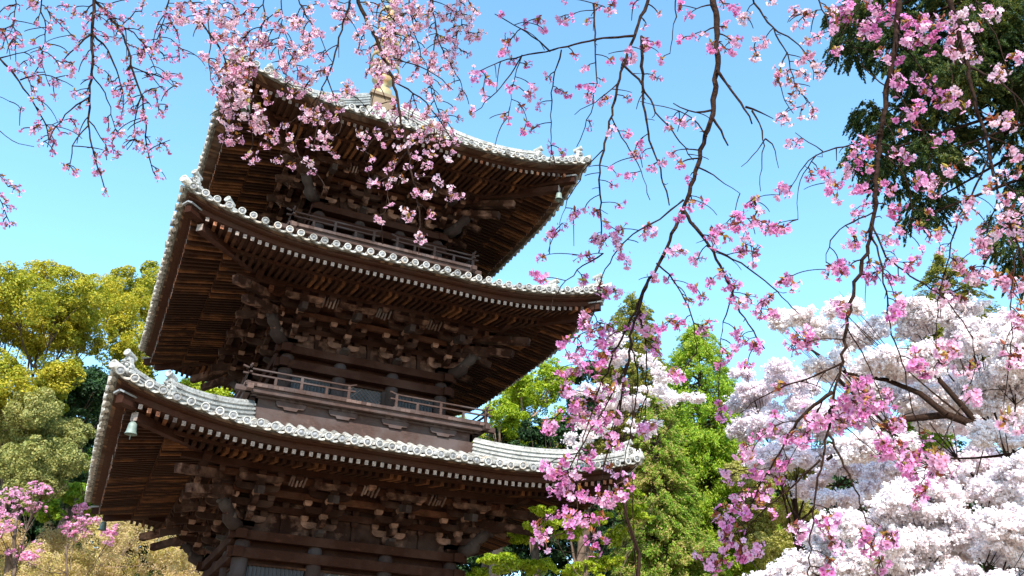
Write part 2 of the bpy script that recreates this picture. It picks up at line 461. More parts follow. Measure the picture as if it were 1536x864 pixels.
def onigawara(mb, c, m_, z, sc=1.0):
    """crested end tile of a hip ridge, facing out along the corner"""
    d = Vector((c[0], c[1], 0)).normalized(); s_ = Vector((-d.y, d.x, 0)); base = diag(c, m_, z)
    out = [(-.15, 0), (-.19, .03), (-.17, .09), (-.12, .12), (-.13, .19), (-.09, .24), (-.07, .33), (-.03, .36), (.03, .36), (.07, .33), (.09, .24), (.13, .19), (.12, .12), (.17, .09), (.19, .03), (.15, 0)]
    n_ = len(out); vs = [base + s_ * x * sc + Vector((0, 0, y * sc)) + d * 0.03 for x, y in out] + [base + s_ * x * sc + Vector((0, 0, y * sc)) - d * 0.06 for x, y in out]
    mb.add(vs, [tuple(range(n_)), tuple(range(2 * n_ - 1, n_ - 1, -1))] + [(i, n_ + i, n_ + (i + 1) % n_, (i + 1) % n_) for i in range(n_)])
    def knob(x, y, r, h_=.05):
        cc = base + s_ * x * sc + Vector((0, 0, y * sc)) + d * 0.03
        mb.lathe(cc, [(r * sc, 0), (r * .95 * sc, h_ * .5), (r * .55 * sc, h_), (0.001, h_ * 1.1)], 8, d)
    for (x, y, r, h_) in ((-.10, .05, .05, .05), (.10, .05, .05, .05), (0, .12, .055, .09), (-.055, .19, .03, .07), (.055, .19, .03, .07), (-.12, .14, .025, .04), (.12, .14, .025, .04), (0, .03, .035, .06), (0, .26, .04, .05), (-.05, .28, .022, .05), (.05, .28, .022, .05), (-.16, .04, .025, .05), (.16, .04, .025, .05)): knob(x, y, r, h_)
    for sg in (-1, 1):   # brow and jaw scrolls
        mb.tube([base + s_ * sg * .02 + Vector((0, 0, .225 * sc)) + d * .06, base + s_ * sg * .07 + Vector((0, 0, .235 * sc)) + d * .07, base + s_ * sg * .11 + Vector((0, 0, .20 * sc)) + d * .05], [.018, .016, .008], 5)
        mb.tube([base + s_ * sg * .02 + Vector((0, 0, .075 * sc)) + d * .06, base + s_ * sg * .07 + Vector((0, 0, .065 * sc)) + d * .07, base + s_ * sg * .10 + Vector((0, 0, .10 * sc)) + d * .05], [.016, .014, .008], 5)
    top = base + Vector((0, 0, 0.375 * sc)) - d * 0.10; ax = (d + Vector((0, 0, 0.32))).normalized()
    mb.lathe(top, [(0.055 * sc, -.05), (0.060 * sc, .15), (0.066 * sc, .165), (0.066 * sc, .185), (0.05 * sc, .185), (.046 * sc, .172), (.001, .172)], 12, ax)

def hip_ridge(s, c, parent, top_stage=False):
    mb = MB(); inner = s['mi'] + (0.05 if not top_stage else 0.1)
    def stage(m0, m1, h0, h1, w_):
        n_ = 10; lay = 7 if h1 > .2 else 5
        for L_ in range(lay):
            pts = []
            for i in range(n_ + 1):
                m_ = m0 + (m1 - m0) * i / n_; z_ = surf(s, m_, m_)
                pts.append(diag(c, m_, z_ + h0 + (h1 - h0) * (L_ + .5) / lay))
            mb.sweep(pts, w_ * (1.0 if L_ % 2 == 0 else 0.72) - 0.008 * L_, (h1 - h0) / lay * .98)
        pts = [diag(c, m0 + (m1 - m0) * i / n_, surf(s, m0 + (m1 - m0) * i / n_, m0 + (m1 - m0) * i / n_) + h1 + .01) for i in range(n_ + 1)]
        mb.tube(pts, 0.07, 8)
        # round cover joints
        for i in range(1, n_):
            if i % 2: mb.lathe(pts[i], [(0.078, -.012), (0.078, .012)], 8, pts[i] - pts[i - 1])
    W_ = s['W']
    m_e1, m_e2 = W_ - 0.22, W_ - 0.98
    stage(m_e1, m_e2 - .1, 0.02, 0.17, 0.20)
    stage(m_e2, inner, 0.02, 0.34, 0.24)
    o = mb.build('hip_ridge', M['ridge'], parent)
    mb = MB(); onigawara(mb, c, m_e1 + .03, surf(s, m_e1, m_e1) + .0, 1.0); mb.build('ridge_end_tile', M['ridge'], o)
    mb = MB(); onigawara(mb, c, m_e2 + .03, surf(s, m_e2, m_e2) + .03, 1.12); mb.build('ridge_end_tile', M['ridge'], o)
    # corner tile pointing out under the ridge
    mb = MB(); z_ = surf(s, W_, W_)
    d = Vector((c[0], c[1], 0.25)).normalized()
    mb.lathe(diag(c, W_ - 0.1, z_ + 0.03), [(0.078, -.3), (0.082, .19), (0.06, .19), (.056, .175), (.001, .175)], 12, d)
    mb.build('corner_tile', M['tile'], o)

rafter_count = [0]
def eaves(si, s, parent):
    """double parallel rafters, boards, fascia and hip rafters"""
    b_, W_, rm, rz = s['b'], s['W'], s['rm'], s['rz']
    km = rm - 0.83                     # end of the base rafters
    rest = MB(); rest_end = MB(); boards = MB(); fas2 = MB(); fas = MB(); edge = MB()
    sp = 0.150; n_ = int((rm - 0.02) / sp)
    hgt = 0.085; wid = 0.07
    for k in range(4):
        for i in range(-n_, n_ + 1):
            a = (i + .0) * sp
            # flying rafter
            m_in = max(km - 0.05, abs(a) + 0.08)
            ua = up(s, a, rm)
            if m_in < rm - 0.06:
                a += random.uniform(-.007, .007); ua += random.uniform(-.005, .005)
                p = P3(k, a, m_in, rz + hgt / 2 + 0.20 * (rm - m_in) + up(s, a, m_in)); q = P3(k, a, rm + random.uniform(-.012, .010), rz + hgt / 2 + ua)
                own = (k == 0 and si in (0, 1) and abs(i) <= 24)
                if own:
                    mb = MB(); mb.beam(p, q, wid, hgt); ro = mb.build('rafter', M['rafter'], parent)
                    e = MB(); dd = (q - p).normalized(); e.beam(q + dd * .001, q + dd * 0.008, wid * 0.98, hgt * .98); e.build('end_face', M['rafter_end'], ro); rafter_count[0] += 1
                else:
                    rest.beam(p, q, wid, hgt, mi=0); dd = (q - p).normalized(); rest.beam(q + dd * .001, q + dd * 0.008, wid * .98, hgt * .98, mi=1)
            # base rafter
            m_i2 = max(b_ + 0.1, abs(a) + 0.08)
            if m_i2 < km - 0.06:
                za = rz + 0.03 + up(s, a, km)
                p = P3(k, a, m_i2, za + hgt / 2 + 0.17 * (km - m_i2) + (up(s, a, m_i2) - up(s, a, km)) * .6); q = P3(k, a, km + .06, za + hgt / 2 - 0.01)
                rest.beam(p, q, wid, hgt + .01, mi=0)
        def strip(mb, m0, m1, f0, f1, th, cuts=40, mi=0):
            # curved board between m0 and m1 all along the side
            for j in range(cuts):
                vs = []
                for (zz) in (-th, 0):
                    for (jj, mm_, ff) in ((j, m1, f1), (j + 1, m1, f1), (j + 1, m0, f0), (j, m0, f0)):
                        a = mm_ * (-1 + 2 * jj / cuts)
                        vs.append(P3(k, a, mm_, ff + up(s, a, mm_) + zz))
                mb.hexa(vs, mi)
        # soffit boards above the rafters
        strip(boards, b_ - .1, km, rz + .03 + hgt + .17 * (km - b_ + .1) + .02, rz + .03 + hgt + .02, .015)
        strip(boards, km - .05, rm, rz + hgt + .20 * .71 + .02, rz + hgt + .02, .015)
        # kioi beam on the base rafter ends
        strip(fas2, km - .02, km + .07, rz + .19, rz + .18, .075)
        # kayaoi fascia on the flying rafter ends
        strip(fas, rm - .10, rm + .03, rz + hgt + .12, rz + hgt + .115, .105)
        # thin upper board stepping out
        strip(fas, rm - .1, rm + .16, rz + hgt + .165, rz + hgt + .16, .042)
        # outer boards under the tiles
        ztop = s['ze'] - .085
        strip(edge, rm - .12, W_ - .10, min(rz + hgt + .20, ztop + .04), ztop, .032, int(W_ / .045))
        strip(edge, W_ - .16, W_ - .05, ztop - .0, ztop + .022, .02, 90, 1)
    boards.build('soffit_boards', M['fascia'], parent)
    fas.build('eave_fascia', M['fascia'], parent)
    fas2.build('base_rafter_beam', M['fascia'], parent)
    edge.build('eave_board', [M['eaveboard'], M['moss']], parent)
    tag(rest.build('rafters', [M['rafter'], M['rafter_end']], parent), kind='stuff')
    # hip rafters with metal caps
    for c in ((-1, -1), (1, -1), (-1, 1), (1, 1)):
        mb = MB(); pts = []
        sw, sz = s['sw'], s['sz']
        for i in range(7):
            m_ = b_ + (sw - b_) * i / 6
            u = (m_ - b_) / (sw - b_)
            z_ = rz + .10 + .20 * (rm - m_) * 0.6 + up(s, m_, m_) * 1.0
            z_ = z_ * (1 - u ** 2) + (sz - .0) * u ** 2
            pts.append(diag(c, m_, z_))
        mb.sweep(pts, 0.15, 0.17)
        hr = mb.build('hip_rafter', M['wood'], parent)
        d = Vector((c[0], c[1], 0)).normalized(); sd_ = Vector((-d.y, d.x, 0)); e = pts[-1]
        cp = MB()
        dirz = (pts[-1] - pts[-2]).normalized()
        for sg in (-1, 1):
            cp.beam(e - dirz * .34 + sd_ * .055 * sg + Vector((0, 0, .105)), e + dirz * .05 + sd_ * .055 * sg + Vector((0, 0, .105)), .13, .03, up=(sd_ * .45 * sg + Vector((0, 0, 1))))
        cp.build('metal_cap', M['zinc'], hr)
        mb = MB(); q = diag(c, sw - .30, sz - .20); q0 = diag(c, b_ + .3, rz + .05 + .2)
        mb.beam(q0, q, .15, .16); mb.beam(q + dirz * .003, q + dirz * .012, .14, .15, mi=1); mb.build('lower_hip_rafter', [M['wood'], M['rafter_end']], parent)

def masu(mb, k, a, m_, z, w=.15, h=.10, sq=None):
    """bearing block, chamfered below"""
    w2 = w * .66; hb = h * .45
    def ring(ww, zz): return [P3(k, a - ww / 2, m_ + ww / 2, zz), P3(k, a + ww / 2, m_ + ww / 2, zz), P3(k, a + ww / 2, m_ - ww / 2, zz), P3(k, a - ww / 2, m_ - ww / 2, zz)]
    vs = ring(w2, z) + ring(w, z + hb) + ring(w, z + h)
    fs = [(3, 2, 1, 0), (8, 9, 10, 11)]
    for r in (0, 4):
        for i in range(4): fs.append((r + i, r + (i + 1) % 4, r + 4 + (i + 1) % 4, r + 4 + i))
    mb.add(vs, fs)
def arm_t(mb, k, a, m_, z, L, h=.13, w=.10):
    """lateral bracket arm with boat-shaped underside"""
    prof = [(-L / 2, h), (-L / 2, h * .55), (-L / 2 + h * .35, h * .2), (-L / 2 + h * .9, 0), (L / 2 - h * .9, 0), (L / 2 - h * .35, h * .2), (L / 2, h * .55), (L / 2, h)]
    n_ = len(prof); vs = [P3(k, a + x, m_ + w / 2, z + y) for x, y in prof] + [P3(k, a + x, m_ - w / 2, z + y) for x, y in prof]
    mb.add(vs, [tuple(range(n_)), tuple(range(2 * n_ - 1, n_ - 1, -1))] + [(i, n_ + i, n_ + (i + 1) % n_, (i + 1) % n_) for i in range(n_)])
def arm_o(mb, k, a, m0, m1, z, h=.13, w=.10):
    prof = [(m0, h), (m0, 0), (m1 - h * .9, 0), (m1 - h * .35, h * .2), (m1, h * .55), (m1, h)]
    n_ = len(prof); vs = [P3(k, a - w / 2, x, z + y) for x, y in prof] + [P3(k, a + w / 2, x, z + y) for x, y in prof]
    mb.add(vs, [tuple(range(n_)), tuple(range(2 * n_ - 1, n_ - 1, -1))] + [(i, n_ + i, n_ + (i + 1) % n_, (i + 1) % n_) for i in range(n_)])

def brackets(si, s, parent):
    b_, zd = s['b'], s['zd']; sc = [1.03, 1.0, .93][si]
    s1, s2, s3 = b_ + .36 * sc, b_ + .72 * sc, b_ + 1.05 * sc
    t = [.0, .18 * sc, .31 * sc, .41 * sc, .54 * sc, .64 * sc, .76 * sc, .86 * sc]
    top = s['rz'] + .16
    cols = [-b_, -b_ * .34, b_ * .34, b_]
    for k in range(4):
        for a in cols:
            corner = abs(a) > b_ * .9
            mb = MB()
            masu(mb, k, a, b_, zd, .30, .18 * sc)
            arm_t(mb, k, a, b_ + .01, zd + t[1], .74); arm_o(mb, k, a, b_ - .1, s1 + .1, zd + t[1] + .001)
            for x in (-.31, 0, .31): masu(mb, k, a + x, b_ + .012, zd + t[2] + .004)
            masu(mb, k, a, s1, zd + t[2] + .004)
            arm_t(mb, k, a, s1, zd + t[3], .82); arm_o(mb, k, a, b_ - .1, s2 + .1, zd + t[3] + .002)
            for x in (-.35, 0, .35): masu(mb, k, a + x, s1, zd + t[4] + .004)
            masu(mb, k, a, s2, zd + t[4] + .004)
            arm_t(mb, k, a, s2, zd + t[5], .86, .12)
            for x in (-.37, 0, .37): masu(mb, k, a + x, s2, zd + t[6])
            # on the tail rafter end
            zt = zd + .64 * sc
            masu(mb, k, a, s3, zt)
            arm_t(mb, k, a, s3, zt + .10, .84, .12)
            for x in (-.36, 0, .36): masu(mb, k, a + x, s3, zt + .22, .15, .09)
            bo = mb.build('bracket_set', M['bracket'], parent)
            tr = MB(); q = P3(k, a, s3 + .20, zt - .10); p = P3(k, a, b_ - .1, zt + .22)
            tr.beam(p, q, .125, .15); tr.build('tail_rafter', M['carved'] if k == 0 else M['bracket'], bo)
            if not corner:
                # small carved nose under the block on the tie beam
                nb = MB()
                nb.beam(P3(k, a, b_ + .12, zd + .05), P3(k, a, b_ + .34, zd + .10), .17, .12, w2=.12, h2=.07)
                nb.build('carved_nose', M['carved'], bo)
        # continuous beams of the bracket tiers, wall boards between
        wb = MB()
        for (m_, z0, z1) in ((b_ - .01, zd + t[3] + .004, zd + t[4]), (b_ - .01, zd + t[5], zd + t[6]), (s1 - .002, zd + t[5] + .01, zd + t[6] + .01), (s2 - .001, zd + t[7] + .002, zd + t[7] + .12)):
            L_ = m_ + .25; sbox(wb, k, -L_, L_, m_ - .05, m_ + .05, z0, z1)
        zt = zd + .64 * sc
        L_ = s3 + .45
        pts = [P3(k, L_ * (-1 + 2 * i / 14), s3, zt + .38 + up(s, L_ * (-1 + 2 * i / 14), s3) * .6) for i in range(15)]
        wb.sweep(pts, .14, .13)
        wb.build('bracket_beam', M['wood'], parent)
        wl = MB(); sbox(wl, k, -b_, b_, b_ - .12, b_ - .065, zd, top + .25)
        # blocks between the sets on the wall beams
        for a in (-b_ * .67, 0, b_ * .67):
            masu(wl, k, a, b_ - .01, zd + t[4] + .002, .14, .095); masu(wl, k, a, b_ - .01, zd + t[2], .14, .10)
            masu(wl, k, a, s3, zt + .22, .15, .09)
            sbox(wl, k, a - .04, a + .04, b_ - .05, b_ + .02, zd + .002, zd + t[2])
        wl.build('bracket_wall', M['bracket'], parent)
        # curved ribs rising from the second step to the purlin, and the boards behind them
        rb = MB()
        for a in (-b_ * .67, 0, b_ * .67):
            for q in range(-2, 3):
                x = a + q * .072 + random.uniform(-.012, .012)
                rb.beam(P3(k, x, s2 + .06 + random.uniform(0, .05), zd + t[6] + .02 + random.uniform(0, .05)), P3(k, x + random.uniform(-.015, .015), s3 - .02, zt + .30), .034, .04)
        for (m0, z0, m1, z1) in ((s2, zd + t[7] + .12, s3, zt + .44), (b_ - .05, zd + t[6] + .05, s2, zd + t[7] + .12)):
            rb.add([P3(k, -m0, m0, z0), P3(k, m0, m0, z0), P3(k, m1, m1, z1), P3(k, -m1, m1, z1)], [(0, 1, 2, 3)], 1)
        rb.build('eave_ribs', [M['ribs'], M['wood']], parent)
    # corners: diagonal arms, doubled tail rafters, carved beasts
    for c in ((-1, -1), (1, -1), (-1, 1), (1, 1)):
        d = Vector((c[0], c[1], 0)).normalized(); mb = MB()
        zt = zd + .64 * sc
        for (m0, m1, z, h, w) in ((b_, s1 + .12, zd + t[1] + .07, .13, .12), (b_, s2 + .14, zd + t[3] + .07, .13, .12)):
            mb.beam(diag(c, m0, z), diag(c, m1, z), w, h)
        for (m_, z) in ((s1, zd + t[2]), (s2, zd + t[4])):
            mb.lathe(diag(c, m_, z), [(.06, 0), (.10, .045), (.10, .10), (.001, .10)], 4, (0, 0, 1), smooth=False)
        bo = mb.build('corner_bracket', M['bracket'], parent)
        tr = MB(); tr.beam(diag(c, b_, zt + .12), diag(c, s3 + .22, zt - .24), .15, .16); tr.build('tail_rafter', M['bracket'], bo)
        tr = MB(); tr.beam(diag(c, b_, zt + .38), diag(c, s3 + .50, zt + .02), .15, .17); tr.build('tail_rafter', M['bracket'], bo)
        tr = MB()
        tr.lathe(diag(c, s3 + .2, zt + .07), [(.06, 0), (.10, .045), (.10, .10), (.001, .10)], 4, (0, 0, 1), smooth=False); tr.build('bearing_block', M['carved'], bo)
        cv = MB(); z0 = zd + .02
        side = Vector((-d.y, d.x, 0))
        pts = [diag(c, b_ + .14, z0 + .06), diag(c, b_ + .27, z0 + .05), diag(c, b_ + .38, z0 + .13), diag(c, b_ + .42, z0 + .25), diag(c, b_ + .52, z0 + .35), diag(c, b_ + .62, z0 + .42)]
        cv.tube(pts, [.10, .14, .15, .11, .13, .07], 8)
        cv.tube([pts[2] + side * .1, pts[2] + side * .12 + Vector((0, 0, .1))], [.06, .03], 6); cv.tube([pts[2] - side * .1, pts[2] - side * .12 + Vector((0, 0, .1))], [.06, .03], 6)
        cv.tube([pts[4] + side * .07, pts[4] + side * .1 + Vector((0, 0, .12))], [.05, .02], 6); cv.tube([pts[4] - side * .07, pts[4] - side * .1 + Vector((0, 0, .12))], [.05, .02], 6)
        cv.tube([pts[5], pts[5] + d * .1 - Vector((0, 0, .08))], [.06, .03], 6)
        cv.build('carved_nose', M['carved'], bo)

def storey(si, s, parent):
    b_, zd, be = s['b'], s['zd'], s['be']; zf = [1.2, 7.95, 12.1][si]
    mb = MB()
    for k in range(4): sbox(mb, k, -b_, b_, b_ - .15, b_ - .08, zf - .3, zd)
    wo_ = mb.build('wall', M['wood'], parent)
    cx = [-b_, -b_ * .34, b_ * .34, b_]
    seen = set()
    for k in range(4):
        for a in cx:
            p = P3(k, a, b_, 0); key = (round(p.x, 2), round(p.y, 2))
            if key in seen: continue
            seen.add(key); pm = MB()
            pm.lathe((p.x, p.y, 0), [(.15, zf - .3), (.155, zd - .55), (.15, zd - .25), (.12, zd - .17)], 14)
            pm.build('pillar', M['greywood'], wo_)
        tb = MB(); sbox(tb, k, -be, be, b_ - .02 + .001 * k, b_ + .20 + .001 * k, zd - .175, zd)
        tb.build('upper_tie_beam', M['wood'], wo_)
        tb = MB(); e_ = be - .02; sbox(tb, k, -e_, e_, b_ + .0 + .001 * k, b_ + .185 + .001 * k, zd - .52, zd - .33)
        tb.build('lower_tie_beam', M['wood'], wo_)
        tb = MB(); sbox(tb, k, -b_, b_, b_ - .02, b_ + .05, zd - .64, zd - .60); tb.build('lintel', M['rafter'], wo_)
        tb = MB(); sbox(tb, k, -b_, b_, b_ - .02, b_ + .06, zf + .02, zf + .12); tb.build('sill', M['rafter'], wo_)
        # side bays: window with upright slats, middle bay: lattice door
        zw0, zw1 = zf + .12, zd - .64
        for (x0, x1) in ((-b_ + .17, -b_ * .34 - .17), (b_ * .34 + .17, b_ - .17)):
            wm = MB(); sbox(wm, k, x0, x1, b_ - .03, b_ - .015, zw0, zw1); win = wm.build('window', M['dark'], wo_)
            sm = MB(); nn = int((x1 - x0) / .075)
            for i in range(nn): 
                xx = x0 + (i + .5) * (x1 - x0) / nn; sbox(sm, k, xx - .018, xx + .018, b_ - .012, b_ + .02, zw0, zw1)
            sm.build('window_bars', M['slat'], win)
        x0, x1 = -b_ * .34 + .17, b_ * .34 - .17
        dm = MB(); sbox(dm, k, x0, x1, b_ - .03, b_ - .015, zw0, zw1); dr = dm.build('door', M['dark'], wo_)
        lm = MB(); hh = zw1 - zw0; pitch = .10; xx = x0 - hh
        while xx < x1:
            for sg in (1, -1):
                # clipped diagonal lattice bar
                if sg == 1: A, B = (xx, zw0), (xx + hh, zw1)
                else: A, B = (xx, zw1), (xx + hh, zw0)
                t0 = max(0, (x0 - A[0]) / hh); t1 = min(1, (x1 - A[0]) / hh)
                if t1 > t0 + .02:
                    f = lambda t_: P3(k, A[0] + (B[0] - A[0]) * t_, b_ + .0 + .004 * sg, A[1] + (B[1] - A[1]) * t_)
                    lm.beam(f(t0), f(t1), .015, .012)
            xx += pitch
        lm.build('lattice', M['ribs'], dr)
        fm = MB()
        for x in (x0, x1): sbox(fm, k, x - .05, x + .05, b_ - .02, b_ + .06, zf + .12, zd - .64)
        fm.build('door_frame', M['greywood'], dr)

def balcony(si, zf, hb, hr, parent):
    """low decorative balcony: stepped skirt with boat brackets, deck edge, rail open in the middle"""
    s = ST[si]
    mb = MB()
    for k in range(4):
        sbox(mb, k, -hr - .07, hr + .07, s['b'] - .1, hr + .07, zf - .045, zf)     # deck
    dk = mb.build('balcony', M['greywood'], parent)
    e = MB()
    for k in range(4):
        L_ = hr + .055; n_ = int(2 * L_ / .11)
        for i in range(n_):
            x0 = -L_ + 2 * L_ * i / n_; sbox(e, k, x0 + .002, x0 + 2 * L_ / n_ - .002, hr + .0, hr + .085 + random.uniform(0, .006), zf - .052, zf + .012)
    e.build('deck_boards', M['railwood'], dk)
    e = MB(); 
    for k in range(4):
        o_ = .0015 * k
        sbox(e, k, -hr - .24, hr + .24, hr - .09 + o_, hr + .03 + o_, zf - .16, zf - .054)        # outrigger beam, ends project
    e.build('edge_beam', M['railwood'], dk)
    e = MB()
    for k in range(4):
        sbox(e, k, -hb, hb, hb - .06, hb, zf - .9, zf - .10)
        sbox(e, k, -hb - .03, hb + .03, hb + .0005, hb + .035, zf - .9, zf - .40)
    e.build('skirt_board', M['railwood'], dk)
    for k in range(4):
        for j, a in enumerate([-hb * .70, -hb * .24, hb * .24, hb * .70]):
            rb = MB(); w_ = .31 * hb / 2.4
            prof = [(-w_, .115), (-w_ * .99, .05), (-w_ * .85, .0), (-w_ * .5, -.005), (-w_ * .42, -.055), (w_ * .42, -.055), (w_ * .5, -.005), (w_ * .85, .0), (w_ * .99, .05), (w_, .115)]
            zb = zf - .33; n_ = len(prof)
            vs = [P3(k, a + x, hb + .085, zb + y) for x, y in prof] + [P3(k, a + x, hb + .001, zb + y) for x, y in prof]
            rb.add(vs, [tuple(range(n_)), tuple(range(2 * n_ - 1, n_ - 1, -1))] + [(i, n_ + i, n_ + (i + 1) % n_, (i + 1) % n_) for i in range(n_)])
            for x in (-.19, 0, .19): masu(rb, k, a + x, hb + .06, zb + .116, .12, .055)
            rb.build('skirt_bracket', M['railwood'], dk)
        e = MB(); sbox(e, k, -hb - .12, hb + .12, hb + .0, hb + .10 + .001 * k, zf - .205, zf - .163); e.build('skirt_beam', M['railwood'], dk)
    # railing: each side two lengths with upturned ends
    g0, g1 = (-.50, .46) if si == 1 else (-.25, .22)
    for k in range(4):
        for (xa, xb, posts) in ((-hr, g0, None), (g1, hr, None)):
            rl = MB(); lo, hi = xa, xb; out = .16
            oL = out if lo == -hr else .0; oR = out if hi == hr else .0
            oz = .0012 * k
            # bottom, middle, top rails
            sbox(rl, k, lo - oL * .4, hi + oR * .4, hr - .035, hr + .035, zf + .014 + oz, zf + .052 + oz)
            pts = []
            n_ = 16; LL = lo - oL - (0 if oL else .10); RR = hi + oR + (0 if oR else .10)
            for i in range(n_ + 1):
                x = LL + (RR - LL) * i / n_; u = max(0, (LL + .22 - x) / .22, (x - RR + .22) / .22)
                pts.append(P3(k, x, hr, zf + .335 + oz + .05 * u * u))
            rl.tube(pts, .021, 8)
            rl.build('railing', M['railwood'], dk)
            mr = MB(); pts = [P3(k, LL + .02 + (RR - LL - .04) * i / 8, hr, zf + .215 + oz + (.012 if i in (0, 8) else 0)) for i in range(9)]
            mr.sweep(pts, .05, .032); mr.build('middle_rail', M['railwood'], dk)
            nb = 4; xs = [lo + .0 + (hi - lo) * i / nb for i in range(nb + 1)]
            for i, x in enumerate(xs):
                if i == 0 and lo == -hr and k != 0: continue
                pm = MB()
                tall = (i % 2 == 0)
                end = (abs(abs(x) - hr) < .01)
                if x == lo and lo == g1: x += .06
                if x == hi and hi == g0: x -= .06
                if end:
                    sbox(pm, k, x - .032, x + .032, hr - .032, hr + .032, zf + .014, zf + .37); pm.lathe(P3(k, x, hr, zf + .37), [(.022, 0), (.03, .02), (.028, .045), (.0, .07)], 8)
                elif tall: sbox(pm, k, x - .028, x + .028, hr - .028, hr + .028, zf + .052, zf + .32)
                else: sbox(pm, k, x - .028, x + .028, hr - .024, hr + .024, zf + .052, zf + .20)
                pm.build('post', M['railwood'], dk)

for si, s in enumerate(ST):
    rf = tile_roof(s, PG)
    for c in ((-1, -1), (1, -1), (-1, 1), (1, 1)): hip_ridge(s, c, rf, si == 2)
    eaves(si, s, rf)
    brackets(si, s, PG)
    storey(si, s, PG)
balcony(1, 7.97, 2.45, 2.67, PG)
balcony(2, 12.11, 2.08, 2.28, PG)
# spire
sp_ = MB(); sp_.hexa([(-.34, -.34, 17.35), (.34, -.34, 17.35), (.34, .34, 17.35), (-.34, .34, 17.35), (-.34, -.34, 18.0), (.34, -.34, 18.0), (.34, .34, 18.0), (-.34, .34, 18.0)])
sp_.hexa([(-.41, -.41, 18.0), (.41, -.41, 18.0), (.41, .41, 18.0), (-.41, .41, 18.0), (-.41, -.41, 18.1), (.41, -.41, 18.1), (.41, .41, 18.1), (-.41, .41, 18.1)])
spire = sp_.build('spire_base', M['spirebox'], PG)
q = MB(); q.lathe((0, 0, 0), [(.32, 18.1), (.34, 18.22), (.30, 18.42), (.18, 18.52), (.12, 18.58), (.22, 18.70), (.34, 18.82), (.32, 18.84), (.1, 18.8)], 20); q.build('inverted_bowl', M['spire'], spire)
q = MB(); q.tube([(0, 0, 18.6), (0, 0, 25.2)], .07, 10); q.build('spire_pole', M['spire'], spire)
for i in range(9):
    z = 19.15 + i * .44; r = .44 - i * .018
    q = MB(); q.lathe((0, 0, 0), [(r - .03, z), (r, z), (r, z + .13), (r - .03, z + .13), (r - .03, z)], 24)
    for j in range(4):
        t = math.pi / 2 * j + .4; q.beam((0, 0, z + .06), (math.cos(t) * (r - .02), math.sin(t) * (r - .02), z + .06), .04, .06)
    q.lathe((0, 0, 0), [(.12, z - .03), (.13, z + .06), (.12, z + .16)], 10)
    q.build('spire_ring', M['spire'], spire)
# stone platform
q = MB(); q.hexa([(-3.9, -3.9, 0), (3.9, -3.9, 0), (3.9, 3.9, 0), (-3.9, 3.9, 0), (-3.8, -3.8, 1.15), (3.8, -3.8, 1.15), (3.8, 3.8, 1.15), (-3.8, 3.8, 1.15)])
q.hexa([(-3.95, -3.95, 1.15), (3.95, -3.95, 1.15), (3.95, 3.95, 1.15), (-3.95, 3.95, 1.15), (-3.95, -3.95, 1.27), (3.95, -3.95, 1.27), (3.95, 3.95, 1.27), (-3.95, 3.95, 1.27)])
for i in range(5): q.hexa([(-.9, -3.8 - .3 * (5 - i), 0), (.9, -3.8 - .3 * (5 - i), 0), (.9, -3.7, 0), (-.9, -3.7, 0), (-.9, -3.8 - .3 * (5 - i), .2 * (i + 1)), (.9, -3.8 - .3 * (5 - i), .2 * (i + 1)), (.9, -3.7, .2 * (i + 1) + .002), (-.9, -3.7, .2 * (i + 1) + .002)])
q.build('stone_platform', M['stone'], PG)

# wind bells
def bell(c, s, label):
    m_ = s['sw'] - .30; z = s['sz'] - .10
    p = diag(c, m_, z)
    e = empty('wind_bell', p - Vector((0, 0, .46))); tag(e, label, 'wind bell', 'wind bells under the roof corners')
    b1 = MB(); b1.lathe(p + Vector((0, 0, -.46)), [(x * .86, z) for x, z in ((.125, 0.05), (.112, .07), (.095, .11), (.088, .18), (.078, .235), (.045, .265), (.0, .275))], 16)
    b1.lathe(p + Vector((0, 0, -.46)), [(.10, .052), (.073, .11), (.06, .22), (.0, .25)], 16); b1.build('bell_body', M['bronze'], e)
    h = MB(); h.tube([p + Vector((0, 0, -.20)), p + Vector((0, 0, .03))], .010, 6); h.build('hanger', M['bronze'], e)
    cl = MB(); cl.tube([p + Vector((0, 0, -.25)), p + Vector((0, 0, -.50))], .008, 6); cl.build('clapper', M['bronze'], e)
bell((-1, -1), ST[0], 'pale green wind bell under the near left corner of the lowest roof')
bell((-1, 1), ST[0], 'dark wind bell under the back left corner of the lowest roof, against pink blossom')
bell((1, -1), ST[0], 'wind bell under the right corner of the lowest roof, partly behind pink blossom')
bell((1, -1), ST[1], 'wind bell under the right corner of the middle roof, beside hanging pink blossom')
bell((-1, -1), ST[2], 'wind bell under the near left corner of the top roof, among pink blossom')
bell((1, -1), ST[2], 'pale wind bell under the right corner of the top roof, against blue sky')
#@@TREES

# ------------------------------------------------------------ vegetation helpers
RNG = np.random.default_rng(11)
def unit(v): return v / np.maximum(np.linalg.norm(v, axis=1, keepdims=True), 1e-9)

def leaf_quads(C, Nn, size, rng, aspect=0.55, tip=None):
    """one pointed quad per centre, lying across normal Nn; returns V, F"""
    n = len(C); r = unit(rng.normal(size=(n, 3)))
    if tip is not None: r = unit(r * 0.5 + tip)
    a = unit(np.cross(Nn, r)); b = np.cross(a, Nn)
    L = (size * rng.uniform(0.65, 1.35, n))[:, None]; w = L * aspect
    fold = Nn * L * 0.12
    V = np.stack([C - b * L * 0.5, C + a * w * 0.5 + fold, C + b * L * 0.5, C - a * w * 0.5 + fold], 1).reshape(-1, 3)
    return V, np.arange(4 * n).reshape(n, 4)

